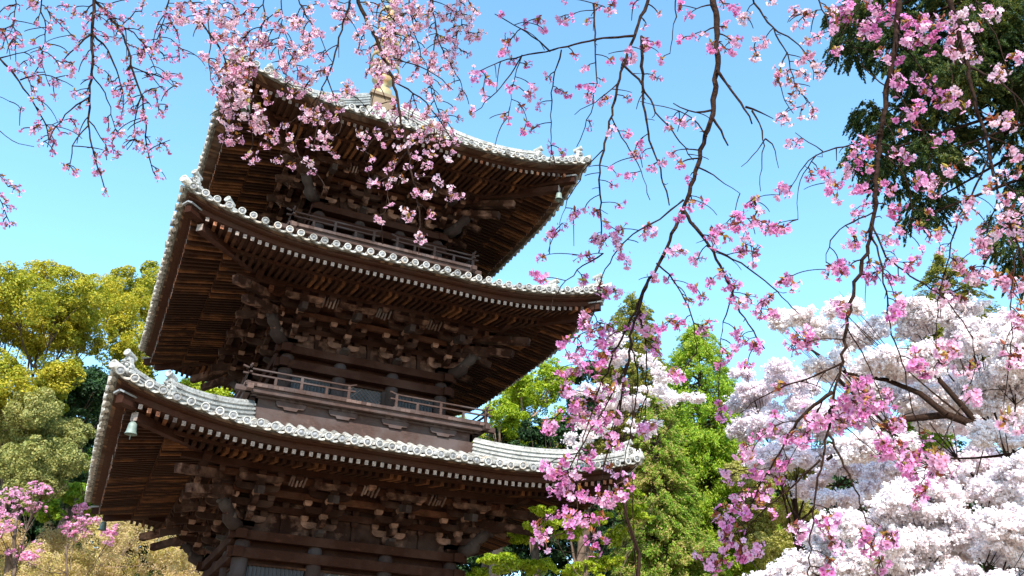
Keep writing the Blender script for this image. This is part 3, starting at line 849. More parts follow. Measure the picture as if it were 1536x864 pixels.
def clumps(blobs, per_area, cr, rng, flat=0.8, shell=0.62, minz=0.3):
    """blobs: (centre, radius) -> clump centres with outward directions and clump radii"""
    out = []
    for (c, r) in blobs:
        k = max(8, int(5.6 * per_area * (r / cr) ** 2))
        d = unit(rng.normal(size=(k, 3)))
        q = r * (shell + (1 - shell) * rng.random(k) ** 0.5)[:, None]
        P = np.array(c) + d * q * np.array([1, 1, flat])
        out.append(np.concatenate([P, d, (cr * rng.uniform(0.6, 1.35, k))[:, None]], 1))
    return np.concatenate(out)

def split(B, rng, n, f, spread=.62, flat=.55):
    out = []
    for (c, r) in B:
        for i in range(n):
            d = unit(rng.normal(size=(1, 3)))[0] * np.array([1.15, 1.15, flat]) * r * spread * rng.uniform(.5, 1.25)
            out.append((c + d, r * f * rng.uniform(.7, 1.3)))
    return out

def foliage_mesh(name, cl, leaves, size, rng, up_bias=0.5, squash=0.6, aspect=0.55, droop=0.0, frond=0.0):
    """leaves gathered on the upper and outer face of every clump"""
    leaves = int(leaves * 2.0); size = size * .95
    k = len(cl); idx = np.repeat(np.arange(k), leaves); n = len(idx)
    P, D, Rr = cl[idx, :3], cl[idx, 3:6], cl[idx, 6]
    base = unit(D + np.array([0, 0, up_bias]))
    q = unit(rng.normal(size=(n, 3)) + base * 0.9)
    rad = Rr * (0.5 + 0.5 * rng.random(n) ** 0.6)
    C = P + q * rad[:, None] * np.array([1, 1, squash])
    if frond:   # spread along the outward direction and hang
        t = rng.random(n); out = unit(D * np.array([1, 1, 0.15]) + 1e-6)
        C = P + out * (t * Rr * frond)[:, None] + rng.normal(size=(n, 3)) * (Rr * 0.22 * (1.1 - t))[:, None] - np.array([0, 0, 1]) * (t ** 2 * Rr * droop)[:, None]
    Nn = unit(q * 0.8 + np.array([0, 0, 0.5]) + rng.normal(size=(n, 3)) * 0.55)
    tip = None
    if frond: tip = unit(D * np.array([1, 1, 0.1]) - np.array([0, 0, 0.6 * droop + 0.01]))
    V, F = leaf_quads(C, Nn, size, rng, aspect, tip)
    return fast_mesh(name, V, F)

def ground_at(x, y):
    return max(0.0, float(hz(np.array(x), np.array(y))))

def limbs(mb, base, hub, blobs, r0, rng, seg=7):
    """tapered trunk with limbs curving out to the crown lobes"""
    base = np.array(base, float); hub = np.array(hub, float)
    n = 9; pts = []
    off = rng.normal(size=2) * 0.02 * (hub[2] - base[2])
    for i in range(n + 1):
        t = i / n; p = base * (1 - t) + hub * t
        p[:2] += off * math.sin(t * math.pi) * 2 + rng.normal(size=2) * .01 * (hub[2] - base[2]) * (0 < i < n)
        pts.append(p)
    rad = [r0 * (1.25 if i == 0 else 1 - 0.6 * i / n) for i in range(n + 1)]
    mb.tube(pts, rad, seg)
    for (c, r) in blobs:
        c = np.array(c); j = n - int(rng.integers(0, 4)); s_ = pts[j]
        m_ = (s_ * .5 + c * .5) + np.array([0, 0, -0.12 * np.linalg.norm(c - s_)]) + rng.normal(size=3) * r * .15
        q = [s_ * (1 - t) ** 2 + 2 * m_ * t * (1 - t) + c * t * t for t in np.linspace(0, 1, 7)]
        rr = rad[j] * .42
        mb.tube(q, [rr * (1 - .8 * t) for t in np.linspace(0, 1, 7)], 5, cap=False)
        for _ in range(5):
            e = c + unit(rng.normal(size=(1, 3)))[0] * r * .85; a = q[4]; mm = (a + e) / 2 + rng.normal(size=3) * r * .12
            mb.tube([a, mm, e], [rr * .4, rr * .25, rr * .06], 4, cap=False)

def px_blobs(L, H, rng, jit=0.08):
    out = []
    for t in L:
        x, y, r = t[:3]; h = H * (1 + (t[3] if len(t) > 3 else rng.uniform(-jit, jit)))
        c = at(x, y, h); out.append((c, px_size(c, r)))
    return out

def broadleaf(name, L, H, mt, label, cat='tree', group=None, cr_px=14, per_area=1.1, leaves=60, leaf_px=4.5, seed=1, trunk_mat='trunk', r0=.3, jit=.08, flat=.85, squash=.6, upb=.5, aspect=.6, shell=.62, hub=None, base_xy=None):
    rng = np.random.default_rng(seed)
    B = px_blobs(L, H, rng, jit)
    cen = np.mean([c for c, r in B], 0)
    hubp = cen.copy(); hubp[2] = min(c[2] for c, r in B) * .35 + cen[2] * .65
    if hub is not None: hubp = at(hub[0], hub[1], H)
    bx, by = (hubp[0], hubp[1]) if base_xy is None else base_xy
    bz = ground_at(bx, by)
    root = empty(name, (bx, by, bz)); tag(root, label, cat, group)
    mb = MB(); limbs(mb, (bx, by, bz - .2), hubp, B, r0, rng); mb.build('trunk', M[trunk_mat], root)
    cl = clumps(split(B, rng, 4, .55, .6, .8), per_area * .8, px_size(cen, cr_px), rng, flat, shell)
    me = foliage_mesh('crown', cl, leaves, px_size(cen, leaf_px), rng, upb, squash, aspect)
    link('crown', me, mt, root)
    return root, B, cl

def conifer(name, apex, base_y, half, H, mt, label, seed=1, group=None, levels=26, leaf_px=4.0, dens=1.0, droop=.5, r0=.3, tip_mat=None, leaves=70):
    """tapering crown: whorls of boughs with hanging sprays. apex px, half = half width px at base_y"""
    rng = np.random.default_rng(seed)
    A = at(apex[0], apex[1], H); Bt = at(apex[0], base_y, H); Bz = Bt[2]; R0 = px_size(Bt, half)
    bx, by = A[0], A[1]; gz_ = ground_at(bx, by)
    root = empty(name, (bx, by, gz_)); tag(root, label, 'tree', group)
    mb = MB(); mb.tube([(bx, by, gz_ - .2), (bx, by, (gz_ + A[2]) / 2), (bx, by, A[2] - .2)], [r0, r0 * .65, .03], 7)
    cl = []
    Hh = A[2] - Bz
    for i in range(levels):
        t = (i + rng.uniform(-.3, .3)) / levels; z = A[2] - Hh * max(t, .0)
        R = R0 * (max(t, 0) ** .8) * rng.uniform(.82, 1.15) + .12
        nb = int((4 + 12 * t) * dens) + 3
        for j in range(nb):
            an = rng.uniform(0, 2 * math.pi); d = np.array([math.cos(an), math.sin(an), rng.uniform(-.1, .25)])
            Rj = R * rng.uniform(.65, 1.12)
            end = np.array([bx, by, z]) + d * Rj * np.array([1, 1, .6])
            if j % 2 == 0: mb.tube([(bx, by, z - Rj * .1), end], [.03 + .02 * Rj, .008], 4, cap=False)
            ns = max(1, int(Rj / (R0 * .22)))
            for q in range(ns):
                f = 1 - q * .8 / max(ns, 1) * .8
                cl.append([*(np.array([bx, by, z]) + (end - np.array([bx, by, z])) * f * .8 + rng.normal(size=3) * R0 * .03), *d, R0 * rng.uniform(.16, .28)])
    mb.build('trunk', M['trunk'], root)
    cl = np.array(cl)
    me = foliage_mesh('crown', cl, leaves, px_size(A, leaf_px), rng, .4, .6, .38, droop, 1.0)
    link('crown', me, mt, root)
    return root, cl

G_ = 'trees on the wooded slope'
Lf = {}
Lf['gold'] = leafy('golden_olive_leaves', [(0.22, (0.03, 0.055, 0.008)), (0.40, (0.15, 0.20, 0.018)), (0.58, (0.36, 0.36, 0.03)), (0.92, (0.62, 0.48, 0.05))], .4, .3, .85, .45)
Lf['olive'] = leafy('olive_leaves', [(0.22, (0.03, 0.05, 0.01)), (0.42, (0.12, 0.14, 0.02)), (0.62, (0.25, 0.24, 0.04)), (0.92, (0.4, 0.34, 0.07))], .3, .3, .8, .45)
Lf['sage'] = leafy('sage_green_leaves', [(0.22, (0.07, 0.10, 0.03)), (0.42, (0.20, 0.23, 0.07)), (0.62, (0.38, 0.38, 0.13)), (0.92, (0.52, 0.46, 0.17))], .4, .4, .7, .5)
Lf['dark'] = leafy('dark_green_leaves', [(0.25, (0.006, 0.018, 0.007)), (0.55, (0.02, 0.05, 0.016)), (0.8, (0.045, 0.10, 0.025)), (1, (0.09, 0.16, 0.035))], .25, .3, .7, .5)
Lf['lime'] = leafy('lime_green_leaves', [(0.22, (0.07, 0.14, 0.008)), (0.42, (0.23, 0.34, 0.014)), (0.62, (0.38, 0.46, 0.025)), (0.92, (0.55, 0.55, 0.06))], .45, .35, .7, .5)
Lf['green'] = leafy('bright_conifer_leaves', [(0.22, (0.05, 0.13, 0.012)), (0.42, (0.17, 0.32, 0.02)), (0.62, (0.32, 0.45, 0.035)), (0.92, (0.48, 0.48, 0.08))], .4, .35, .7, .5)
Lf['brown'] = leafy('browning_conifer_leaves', [(0.22, (0.05, 0.14, 0.012)), (0.45, (0.16, 0.32, 0.022)), (0.66, (0.30, 0.42, 0.05)), (0.95, (0.56, 0.40, 0.18))], .4, .7, .7, .6)
Lf['olivecon'] = leafy('olive_conifer_leaves', [(0.22, (0.035, 0.06, 0.01)), (0.42, (0.13, 0.16, 0.02)), (0.62, (0.26, 0.24, 0.035)), (0.92, (0.36, 0.28, 0.06))], .3, .4, .7, .5)
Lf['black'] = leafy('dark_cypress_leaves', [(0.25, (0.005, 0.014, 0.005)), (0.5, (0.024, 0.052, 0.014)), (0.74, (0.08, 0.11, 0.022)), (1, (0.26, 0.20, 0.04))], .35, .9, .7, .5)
Lf['tan'] = leafy('dry_tan_twigs_and_buds', [(0.22, (0.34, 0.22, 0.13)), (0.42, (0.52, 0.38, 0.24)), (0.62, (0.66, 0.50, 0.30)), (0.92, (0.62, 0.56, 0.16))], .45, .5, .8, .5)
Lf['yellowbush'] = leafy('yellow_green_bush', [(0.22, (0.1, 0.12, 0.015)), (0.42, (0.3, 0.3, 0.04)), (0.62, (0.44, 0.4, 0.11)), (0.92, (0.56, 0.5, 0.2))], .4, .6, .7, .5)
Lf['plum'] = leafy('pink_plum_blossom', [(0.2, (0.72, 0.25, 0.46)), (0.6, (0.84, 0.42, 0.60)), (1, (0.92, 0.72, 0.80))], .45, .8, .6, .6, (1, .9, 1))

# ---- left slope
broadleaf('evergreen_tree', [(30, 440, 55), (90, 452, 58), (150, 447, 48), (60, 510, 58), (15, 565, 55), (125, 520, 42), (-45, 470, 70), (-40, 580, 70), (60, 440, 50), (100, 560, 30), (60, 590, 34), (10, 500, 40), (105, 490, 34)], 34, Lf['gold'],
          'tall golden olive evergreen tree at the far left, with gaps of sky in its crown', group=G_, cr_px=13, per_area=.75, leaves=75, leaf_px=4.0, seed=3, trunk_mat='trunk', r0=.3, hub=(72, 575), squash=.85, upb=.3, shell=.5)
broadleaf('evergreen_tree', [(200, 432, 36), (235, 425, 40), (250, 470, 50), (190, 480, 38), (225, 520, 40), (270, 440, 40), (180, 530, 28), (215, 560, 30)], 37, Lf['gold'],
          'golden green evergreen tree directly behind the left edge of the middle roof', group=G_, cr_px=12, per_area=.8, leaves=75, leaf_px=3.8, seed=5, trunk_mat='trunk', r0=.3, squash=.85, upb=.3, shell=.5)
broadleaf('evergreen_tree', [(60, 650, 52), (20, 620, 50), (85, 705, 45), (30, 700, 55), (-30, 660, 60), (110, 640, 24)], 32, Lf['sage'],
          'rounded sage green tree below the golden evergreen, above the pink plum', group=G_, cr_px=11, per_area=1.0, leaves=75, leaf_px=3.8, seed=6, r0=.3, squash=.85, upb=.3, shell=.5)
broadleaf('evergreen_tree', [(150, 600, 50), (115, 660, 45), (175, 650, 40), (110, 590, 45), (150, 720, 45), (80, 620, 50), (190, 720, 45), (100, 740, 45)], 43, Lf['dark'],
          'dark green tree between the sage green tree and the lowest roof', group=G_, cr_px=14, per_area=1.2, leaves=60, leaf_px=5.5, seed=7, r0=.4)
broadleaf('evergreen_tree', [(330, 600, 26), (300, 585, 24), (365, 575, 24), (400, 560, 22), (280, 620, 26)], 38, Lf['lime'],
          'small yellow green treetop seen between the lowest and middle roof corners', group=G_, cr_px=10, per_area=1.0, leaves=55, leaf_px=5, seed=8, r0=.3)
broadleaf('evergreen_tree', [(110, 745, 26), (140, 700, 24), (150, 760, 30), (70, 760, 30)], 35, Lf['green'],
          'low bright green shrub beside the bell at the back corner of the lowest roof', group=G_, cat='shrub', cr_px=9, per_area=1.0, leaves=55, leaf_px=4.5, seed=9, r0=.2)
broadleaf('dry_shrub', [(200, 815, 52), (270, 825, 45), (130, 850, 50), (60, 860, 50), (220, 765, 28), (160, 800, 40), (300, 870, 50), (20, 850, 40), (100, 840, 50), (160, 860, 50), (240, 870, 50), (0, 800, 40), (90, 800, 34)], 33, Lf['tan'],
          'sparse tan and yellow shrub with bare twigs below the lowest roof corner', cat='shrub', cr_px=9, per_area=.7, leaves=36, leaf_px=2.8, seed=10, trunk_mat='paletrunk', r0=.07, shell=.1, squash=1.0)
broadleaf('pink_plum', [(15, 745, 34), (50, 760, 20), (-10, 780, 40), (60, 730, 14)], 29, Lf['plum'],
          'pink blossoming plum at the left edge below the sage green tree', cat='tree', group='small pink blossoming plums', cr_px=3.6, per_area=.13, leaves=8, leaf_px=3.2, seed=12, trunk_mat='trunk', r0=.10, shell=.2)
broadleaf('pink_plum', [(100, 795, 30), (135, 780, 20), (60, 825, 26), (170, 800, 16), (35, 835, 20), (120, 765, 14)], 30, Lf['plum'],
          'small pink blossoming plum in front of the tan shrub, below the back roof corner', cat='tree', group='small pink blossoming plums', cr_px=3.6, per_area=.14, leaves=8, leaf_px=3.6, seed=13, trunk_mat='trunk', r0=.08, shell=.2)

# ---- wooded slope far behind
rng = np.random.default_rng(77)
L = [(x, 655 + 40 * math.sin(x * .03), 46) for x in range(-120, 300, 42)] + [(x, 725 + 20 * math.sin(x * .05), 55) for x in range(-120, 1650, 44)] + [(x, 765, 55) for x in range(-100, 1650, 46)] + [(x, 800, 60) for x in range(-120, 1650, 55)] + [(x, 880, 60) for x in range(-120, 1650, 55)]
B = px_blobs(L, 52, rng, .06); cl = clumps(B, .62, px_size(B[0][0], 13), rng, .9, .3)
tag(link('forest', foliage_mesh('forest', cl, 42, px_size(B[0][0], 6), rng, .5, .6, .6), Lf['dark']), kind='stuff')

# ---- right of the pagoda
broadleaf('maple_tree', [(790, 600, 42), (750, 625, 38), (830, 585, 36), (800, 655, 42), (740, 665, 38), (850, 640, 36), (700, 645, 30), (830, 560, 24), (780, 575, 22)], 33, Lf['lime'],
          'yellow green broadleaf tree behind the right end of the lower balcony', group=G_, cr_px=10, per_area=.8, leaves=60, leaf_px=3.8, squash=.8, shell=.4, seed=14, trunk_mat='paletrunk', r0=.35)
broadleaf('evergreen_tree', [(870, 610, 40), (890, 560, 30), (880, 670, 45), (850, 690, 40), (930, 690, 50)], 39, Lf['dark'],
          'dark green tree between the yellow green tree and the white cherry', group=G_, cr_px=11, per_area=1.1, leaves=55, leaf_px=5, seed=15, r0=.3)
conifer('conifer', (948, 452), 720, 92, 37, Lf['olivecon'], 'tall olive conifer with pointed top behind the white cherry', 21, G_, 28, 4.6, 1.0)
conifer('conifer', (1045, 498), 880, 130, 29, Lf['green'], 'bright green conifer, the right one of the two pointed tops beside the lowest roof', 22, G_, 40, 4.4, 2.0)
conifer('conifer', (985, 600), 890, 85, 24, Lf['brown'], 'green conifer with brown tipped sprays in front of the pointed conifers', 23, G_, 30, 4.6, 1.5)
conifer('conifer', (1100, 600), 900, 70, 33, Lf['green'], 'green conifer half hidden behind the pale cherry on the right', 24, G_, 22, 4.4, 1.0)
conifer('conifer', (1412, 388), 600, 92, 27, Lf['olivecon'], 'olive brown conifer top rising above the large white cherry', 25, G_, 20, 4.8, .9)
for i, (x, hh, lb) in enumerate([(745, 33, 'slender dark cedar behind the maple, nearest the pagoda wall'), (800, 30, 'dark cedar trunk standing behind the middle of the low maple'), (862, 32, 'dark cedar behind the low maple, next to the brown tipped conifer')]):
    broadleaf('cedar_tree', [(x, 700, 34), (x + 12, 735, 34), (x - 14, 760, 34), (x + 5, 650, 26)], hh, Lf['dark'], lb, group='dark cedars under the slope', cr_px=11, per_area=1.1, leaves=50, leaf_px=4.6, seed=30 + i, trunk_mat='trunk', r0=.25)
broadleaf('maple_tree', [(745, 838, 26), (778, 805, 28), (820, 778, 34), (855, 800, 30), (890, 775, 36), (935, 755, 32), (715, 866, 22), (800, 850, 34), (860, 860, 36), (930, 800, 32), (960, 770, 28), (760, 850, 34), (900, 840, 34)], 19.5, Lf['lime'],
          'low maple with flat sprays of bright green leaves at the bottom, right of the pagoda', cr_px=7, per_area=.30, leaves=26, leaf_px=4.4, seed=34, trunk_mat='trunk', r0=.05, flat=.32, squash=.5, upb=.8, shell=.05, hub=(880, 830))
broadleaf('yellow_bush', [(1140, 755, 45), (1180, 725, 45), (1120, 705, 35), (1200, 775, 38), (1150, 820, 45), (1215, 730, 35), (1110, 800, 40)], 25, Lf['yellowbush'],
          'yellow green bush between the brown tipped conifer and the white cherries', cat='bush', cr_px=8, per_area=1.0, leaves=50, leaf_px=3.6, seed=35, r0=.12)

# ---- white cherries: puffs of blossom on dark limbs
def blossom_crown(name, cl, per, size, mt, rng, parent):
    per = int(per * 1.45); size = size * .82
    k = len(cl); idx = np.repeat(np.arange(k), per); n = len(idx)
    ax = unit(cl[:, 3:6] * np.array([1, 1, .35]) + rng.normal(size=(k, 3)) * np.array([.6, .6, .3])); ln = rng.uniform(.6, 2.4, k)
    D = unit(rng.normal(size=(n, 3))); rad = cl[idx, 6] * (0.25 + .6 * rng.random(n))
    C = cl[idx, :3] + D * rad[:, None] + ax[idx] * (rng.uniform(-1, 1, n) * ln[idx] * cl[idx, 6])[:, None]
    Nn = unit(D * .8 + np.array([-.15, -.4, .35]) + rng.normal(size=(n, 3)) * .45)
    r = unit(rng.normal(size=(n, 3))); a = unit(np.cross(Nn, r)); b = np.cross(a, Nn)
    s_ = (size * rng.uniform(.7, 1.3, n))
    V = []; tint = []
    # five-petalled star: centre and ten rim points, slightly cupped
    rim = [(1.0 if j % 2 == 0 else 0.62) for j in range(10)]
    V.append(C - Nn * (s_ * .18)[:, None]); tint.append(np.zeros(n))
    for j in range(10):
        t = 2 * math.pi * j / 10
        V.append(C + (a * math.cos(t) + b * math.sin(t)) * (s_ * rim[j])[:, None] + Nn * (s_ * .12 * rim[j])[:, None]); tint.append(np.full(n, rim[j]))
    V = np.stack(V, 1).reshape(-1, 3); tint = np.stack(tint, 1).ravel()
    o = (np.arange(n) * 11)[:, None]
    F = np.concatenate([np.stack([o[:, 0], o[:, 0] + 1 + (2 * j - 1) % 10, o[:, 0] + 1 + 2 * j, o[:, 0] + 1 + (2 * j + 1) % 10], 1) for j in range(5)], 0)
    rn = np.repeat(rng.random(k)[idx] * .5 + rng.random(n) * .5, 11)
    return link(name, fast_mesh(name, V, F, {'tint': tint, 'rnd': rn}), mt, parent)

M['white'] = petals('white_cherry_petal', (0.55, 0.26, 0.22), (0.90, 0.76, 0.77), (0.94, 0.86, 0.87), (0.96, 0.93, 0.92), .48)
M['lilacwhite'] = petals('pale_lilac_cherry_petal', (0.5, 0.30, 0.30), (0.86, 0.70, 0.75), (0.91, 0.82, 0.86), (0.95, 0.90, 0.91), .48)
def white_cherry(L, H, label, seed, puff_px=6.5, per_area=2.4, per=22, fl_px=2.2, mt='white', jit=.1, flat=.7, r0=.22, hub=None, shell=.35, extra_limbs=()):
    rng = np.random.default_rng(seed); B = px_blobs(L, H, rng, jit); cen = np.mean([c for c, r in B], 0)
    hubp = at(hub[0], hub[1], H) if hub else cen - np.array([0, 0, .35 * (cen[2] - 0)])
    hubp[2] = max(hubp[2], 1.2)
    bx, by = hubp[0] + .5, hubp[1] + .3; bz = ground_at(bx, by)
    root = empty('white_cherry_tree', (bx, by, bz)); tag(root, label, 'cherry tree', 'white cherry trees in bloom')
    mb = MB(); limbs(mb, (bx, by, bz - .2), hubp, B[::2], r0 * .6, rng, 8)
    for pl, rr in extra_limbs:
        pts = [at(x, y, H * f) for (x, y, f) in pl]; n_ = len(pts)
        mb.tube(pts, [px_size(pts[0], rr) * (1 - .8 * i / n_) for i in range(n_)], 6, cap=False)
    mb.build('trunk', M['bark'], root)
    # blossom stands along layered twigs inside every lobe
    cl = clumps(split(B, rng, 7, .40, .78, .5), per_area * .92, px_size(cen, puff_px), rng, flat, shell)
    blossom_crown('crown', cl, per, px_size(cen, fl_px), M[mt], rng, root)
    return root
white_cherry([(930, 600, 36), (985, 588, 34), (905, 645, 34), (885, 590, 26), (950, 540, 30), (1000, 560, 24), (930, 685, 32), (872, 655, 22), (1035, 598, 18), (965, 640, 26), (900, 700, 22), (925, 510, 18)], 19,
             'white cherry in layered bloom between the lowest roof corner and the green conifers', 41, 3.8, .26, 14, 1.9, flat=.38, shell=.2, hub=(930, 720), r0=.12)
white_cherry([(1140, 585, 40), (1180, 562, 36), (1130, 640, 36), (1190, 620, 42), (1165, 690, 34), (1112, 605, 24), (1120, 560, 18), (1150, 680, 28), (1195, 680, 34), (1210, 725, 30), (1160, 640, 34), (1225, 575, 36), (1230, 640, 40), (1240, 690, 34), (1280, 700, 40), (1335, 712, 42), (1385, 700, 42), (1250, 742, 36), (1315, 745, 36), (1290, 625, 50), (1400, 640, 52), (1480, 625, 52), (1455, 700, 50), (1540, 640, 50), (1530, 720, 50), (1470, 560, 46), (1380, 570, 46)], 21,  # later lobes: lilac petals paint in the lavender shade below the large white cherry
             'hazy pale lilac cherry behind, at the left of the large white cherry', 42, 4.8, .8, 18, 2.2, 'lilacwhite', hub=(1190, 730))
white_cherry([(1180, 482, 24), (1215, 475, 26), (1258, 462, 30), (1300, 500, 42), (1362, 482, 38), (1345, 545, 50), (1430, 520, 52), (1500, 500, 46), (1525, 560, 50), (1455, 595, 56), (1380, 615, 48), (1305, 590, 46),
              (1250, 545, 34), (1285, 668, 38), (1350, 680, 36), (1560, 520, 60), (1500, 655, 36), (1235, 500, 24), (1570, 620, 50), (1405, 480, 30), (1440, 470, 28)], 14,
             'large white cherry with dark limbs showing through its bloom, at the right edge', 43, 5.6, .95, 26, 2.5, hub=(1520, 680), r0=.22, shell=.3,
             extra_limbs=[([(1520, 655, .98), (1470, 640, .97), (1420, 622, .96), (1350, 630, .96), (1290, 655, .96), (1240, 690, .97)], 8), ([(1470, 640, .97), (1440, 605, .96), (1400, 560, .96), (1360, 530, .97)], 6), ([(1420, 622, .95), (1380, 590, .95), (1330, 570, .96), (1270, 560, .97), (1210, 520, .98)], 5)])
white_cherry([(1250, 795, 44), (1320, 770, 48), (1395, 745, 48), (1475, 740, 50), (1525, 790, 60), (1440, 815, 56), (1365, 830, 54), (1285, 850, 50), (1205, 850, 36), (1170, 865, 30), (1215, 800, 26), (1535, 705, 36), (1225, 820, 30), (1560, 860, 60), (1330, 880, 50), (1450, 880, 50), (1420, 710, 24)] + [(1235 + (i * 97) % 330, 735 + (i * 61) % 140, 22 + (i * 7) % 14) for i in range(26) if (1235 + (i * 97) % 330) > 1420 - ((735 + (i * 61) % 140) - 720) * 1.3], 10.5,
             'brilliant white cherry filling the lower right corner, in full sun', 44, 6.2, 1.15, 30, 2.8, hub=(1400, 900), r0=.15, shell=.2, jit=.035)
broadleaf('evergreen_shrub', [(1395, 655, 22), (1365, 665, 20), (1460, 800, 10), (1290, 830, 20), (1500, 560, 24), (1340, 640, 24), (1330, 800, 20)], 17, Lf['green'], 'dark green shrub showing through gaps in the white cherries', cat='shrub', cr_px=9, per_area=1.2, leaves=50, leaf_px=4, seed=45, r0=.1)

# ---- dark cypress overhead at the top right
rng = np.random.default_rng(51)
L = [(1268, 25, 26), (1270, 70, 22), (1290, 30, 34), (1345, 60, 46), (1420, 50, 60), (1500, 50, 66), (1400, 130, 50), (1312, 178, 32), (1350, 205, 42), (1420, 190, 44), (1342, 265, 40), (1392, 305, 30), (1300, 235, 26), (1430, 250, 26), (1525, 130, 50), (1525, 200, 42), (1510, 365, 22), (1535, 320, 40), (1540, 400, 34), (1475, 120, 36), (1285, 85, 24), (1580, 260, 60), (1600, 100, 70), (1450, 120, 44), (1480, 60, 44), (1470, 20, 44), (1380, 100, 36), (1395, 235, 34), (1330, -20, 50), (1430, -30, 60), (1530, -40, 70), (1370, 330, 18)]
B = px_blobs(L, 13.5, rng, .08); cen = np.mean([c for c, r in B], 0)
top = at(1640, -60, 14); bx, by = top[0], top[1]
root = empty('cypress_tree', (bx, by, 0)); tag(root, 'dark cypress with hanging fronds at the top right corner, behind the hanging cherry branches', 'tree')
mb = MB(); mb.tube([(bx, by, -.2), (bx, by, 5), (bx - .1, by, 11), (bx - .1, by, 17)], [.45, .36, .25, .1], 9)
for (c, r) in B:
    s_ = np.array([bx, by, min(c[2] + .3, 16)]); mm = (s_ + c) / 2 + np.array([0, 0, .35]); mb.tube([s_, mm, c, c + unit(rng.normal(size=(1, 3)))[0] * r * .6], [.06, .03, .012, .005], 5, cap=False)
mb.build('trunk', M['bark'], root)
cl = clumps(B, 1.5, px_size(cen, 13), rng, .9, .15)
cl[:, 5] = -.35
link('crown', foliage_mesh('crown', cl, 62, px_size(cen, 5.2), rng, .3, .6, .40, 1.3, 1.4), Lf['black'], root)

# ------------------------------------------------------------ weeping cherries close to the camera
def flower_batch(C, Nn, size, rnd, rng, cup=.35):
    """five notched petals per flower; returns V (n*31) and tri faces"""
    n = len(C); r = unit(rng.normal(size=(n, 3))); a = unit(np.cross(Nn, r)); b = np.cross(a, Nn)
    V = []; T = []
    V.append(C); T.append(np.zeros(n))
    for p in range(5):
        t0 = 2 * math.pi * p / 5 + rng.normal(size=n) * .10
        ct, st = np.cos(t0)[:, None], np.sin(t0)[:, None]; u = a * ct + b * st; w = -a * st + b * ct
        cu = (cup + rng.normal(size=n) * .16)[:, None]
        ln = (1 + rng.normal(size=n) * .07)[:, None]
        for (x, y, z, tn) in ((.55, -.36, .30, .55), (.93, -.25, .62, 1.), (.86, 0, .50, .95), (.93, .25, .62, 1.), (.55, .36, .30, .55), (.5, 0, .12, .42)):
            V.append(C + (u * x * ln + w * y + Nn * z * cu) * size[:, None]); T.append(np.full(n, tn))
    V = np.stack(V, 1).reshape(-1, 3); T = np.stack(T, 1).ravel(); o = np.arange(n) * 31; F = []
    for p in range(5):
        k = 1 + 6 * p
        for tri in ((0, k, k + 5), (0, k + 5, k + 4), (k, k + 1, k + 5), (k + 1, k + 2, k + 5), (k + 2, k + 3, k + 5), (k + 3, k + 4, k + 5)):
            F.append(np.stack([o + i for i in tri], 1))
    return V, np.concatenate(F, 0), {'tint': T, 'rnd': np.repeat(rnd, 31)}

def bez(p, m_, q, n=6):
    return [p * (1 - t) ** 2 + 2 * m_ * t * (1 - t) + q * t * t for t in np.linspace(0, 1, n)]

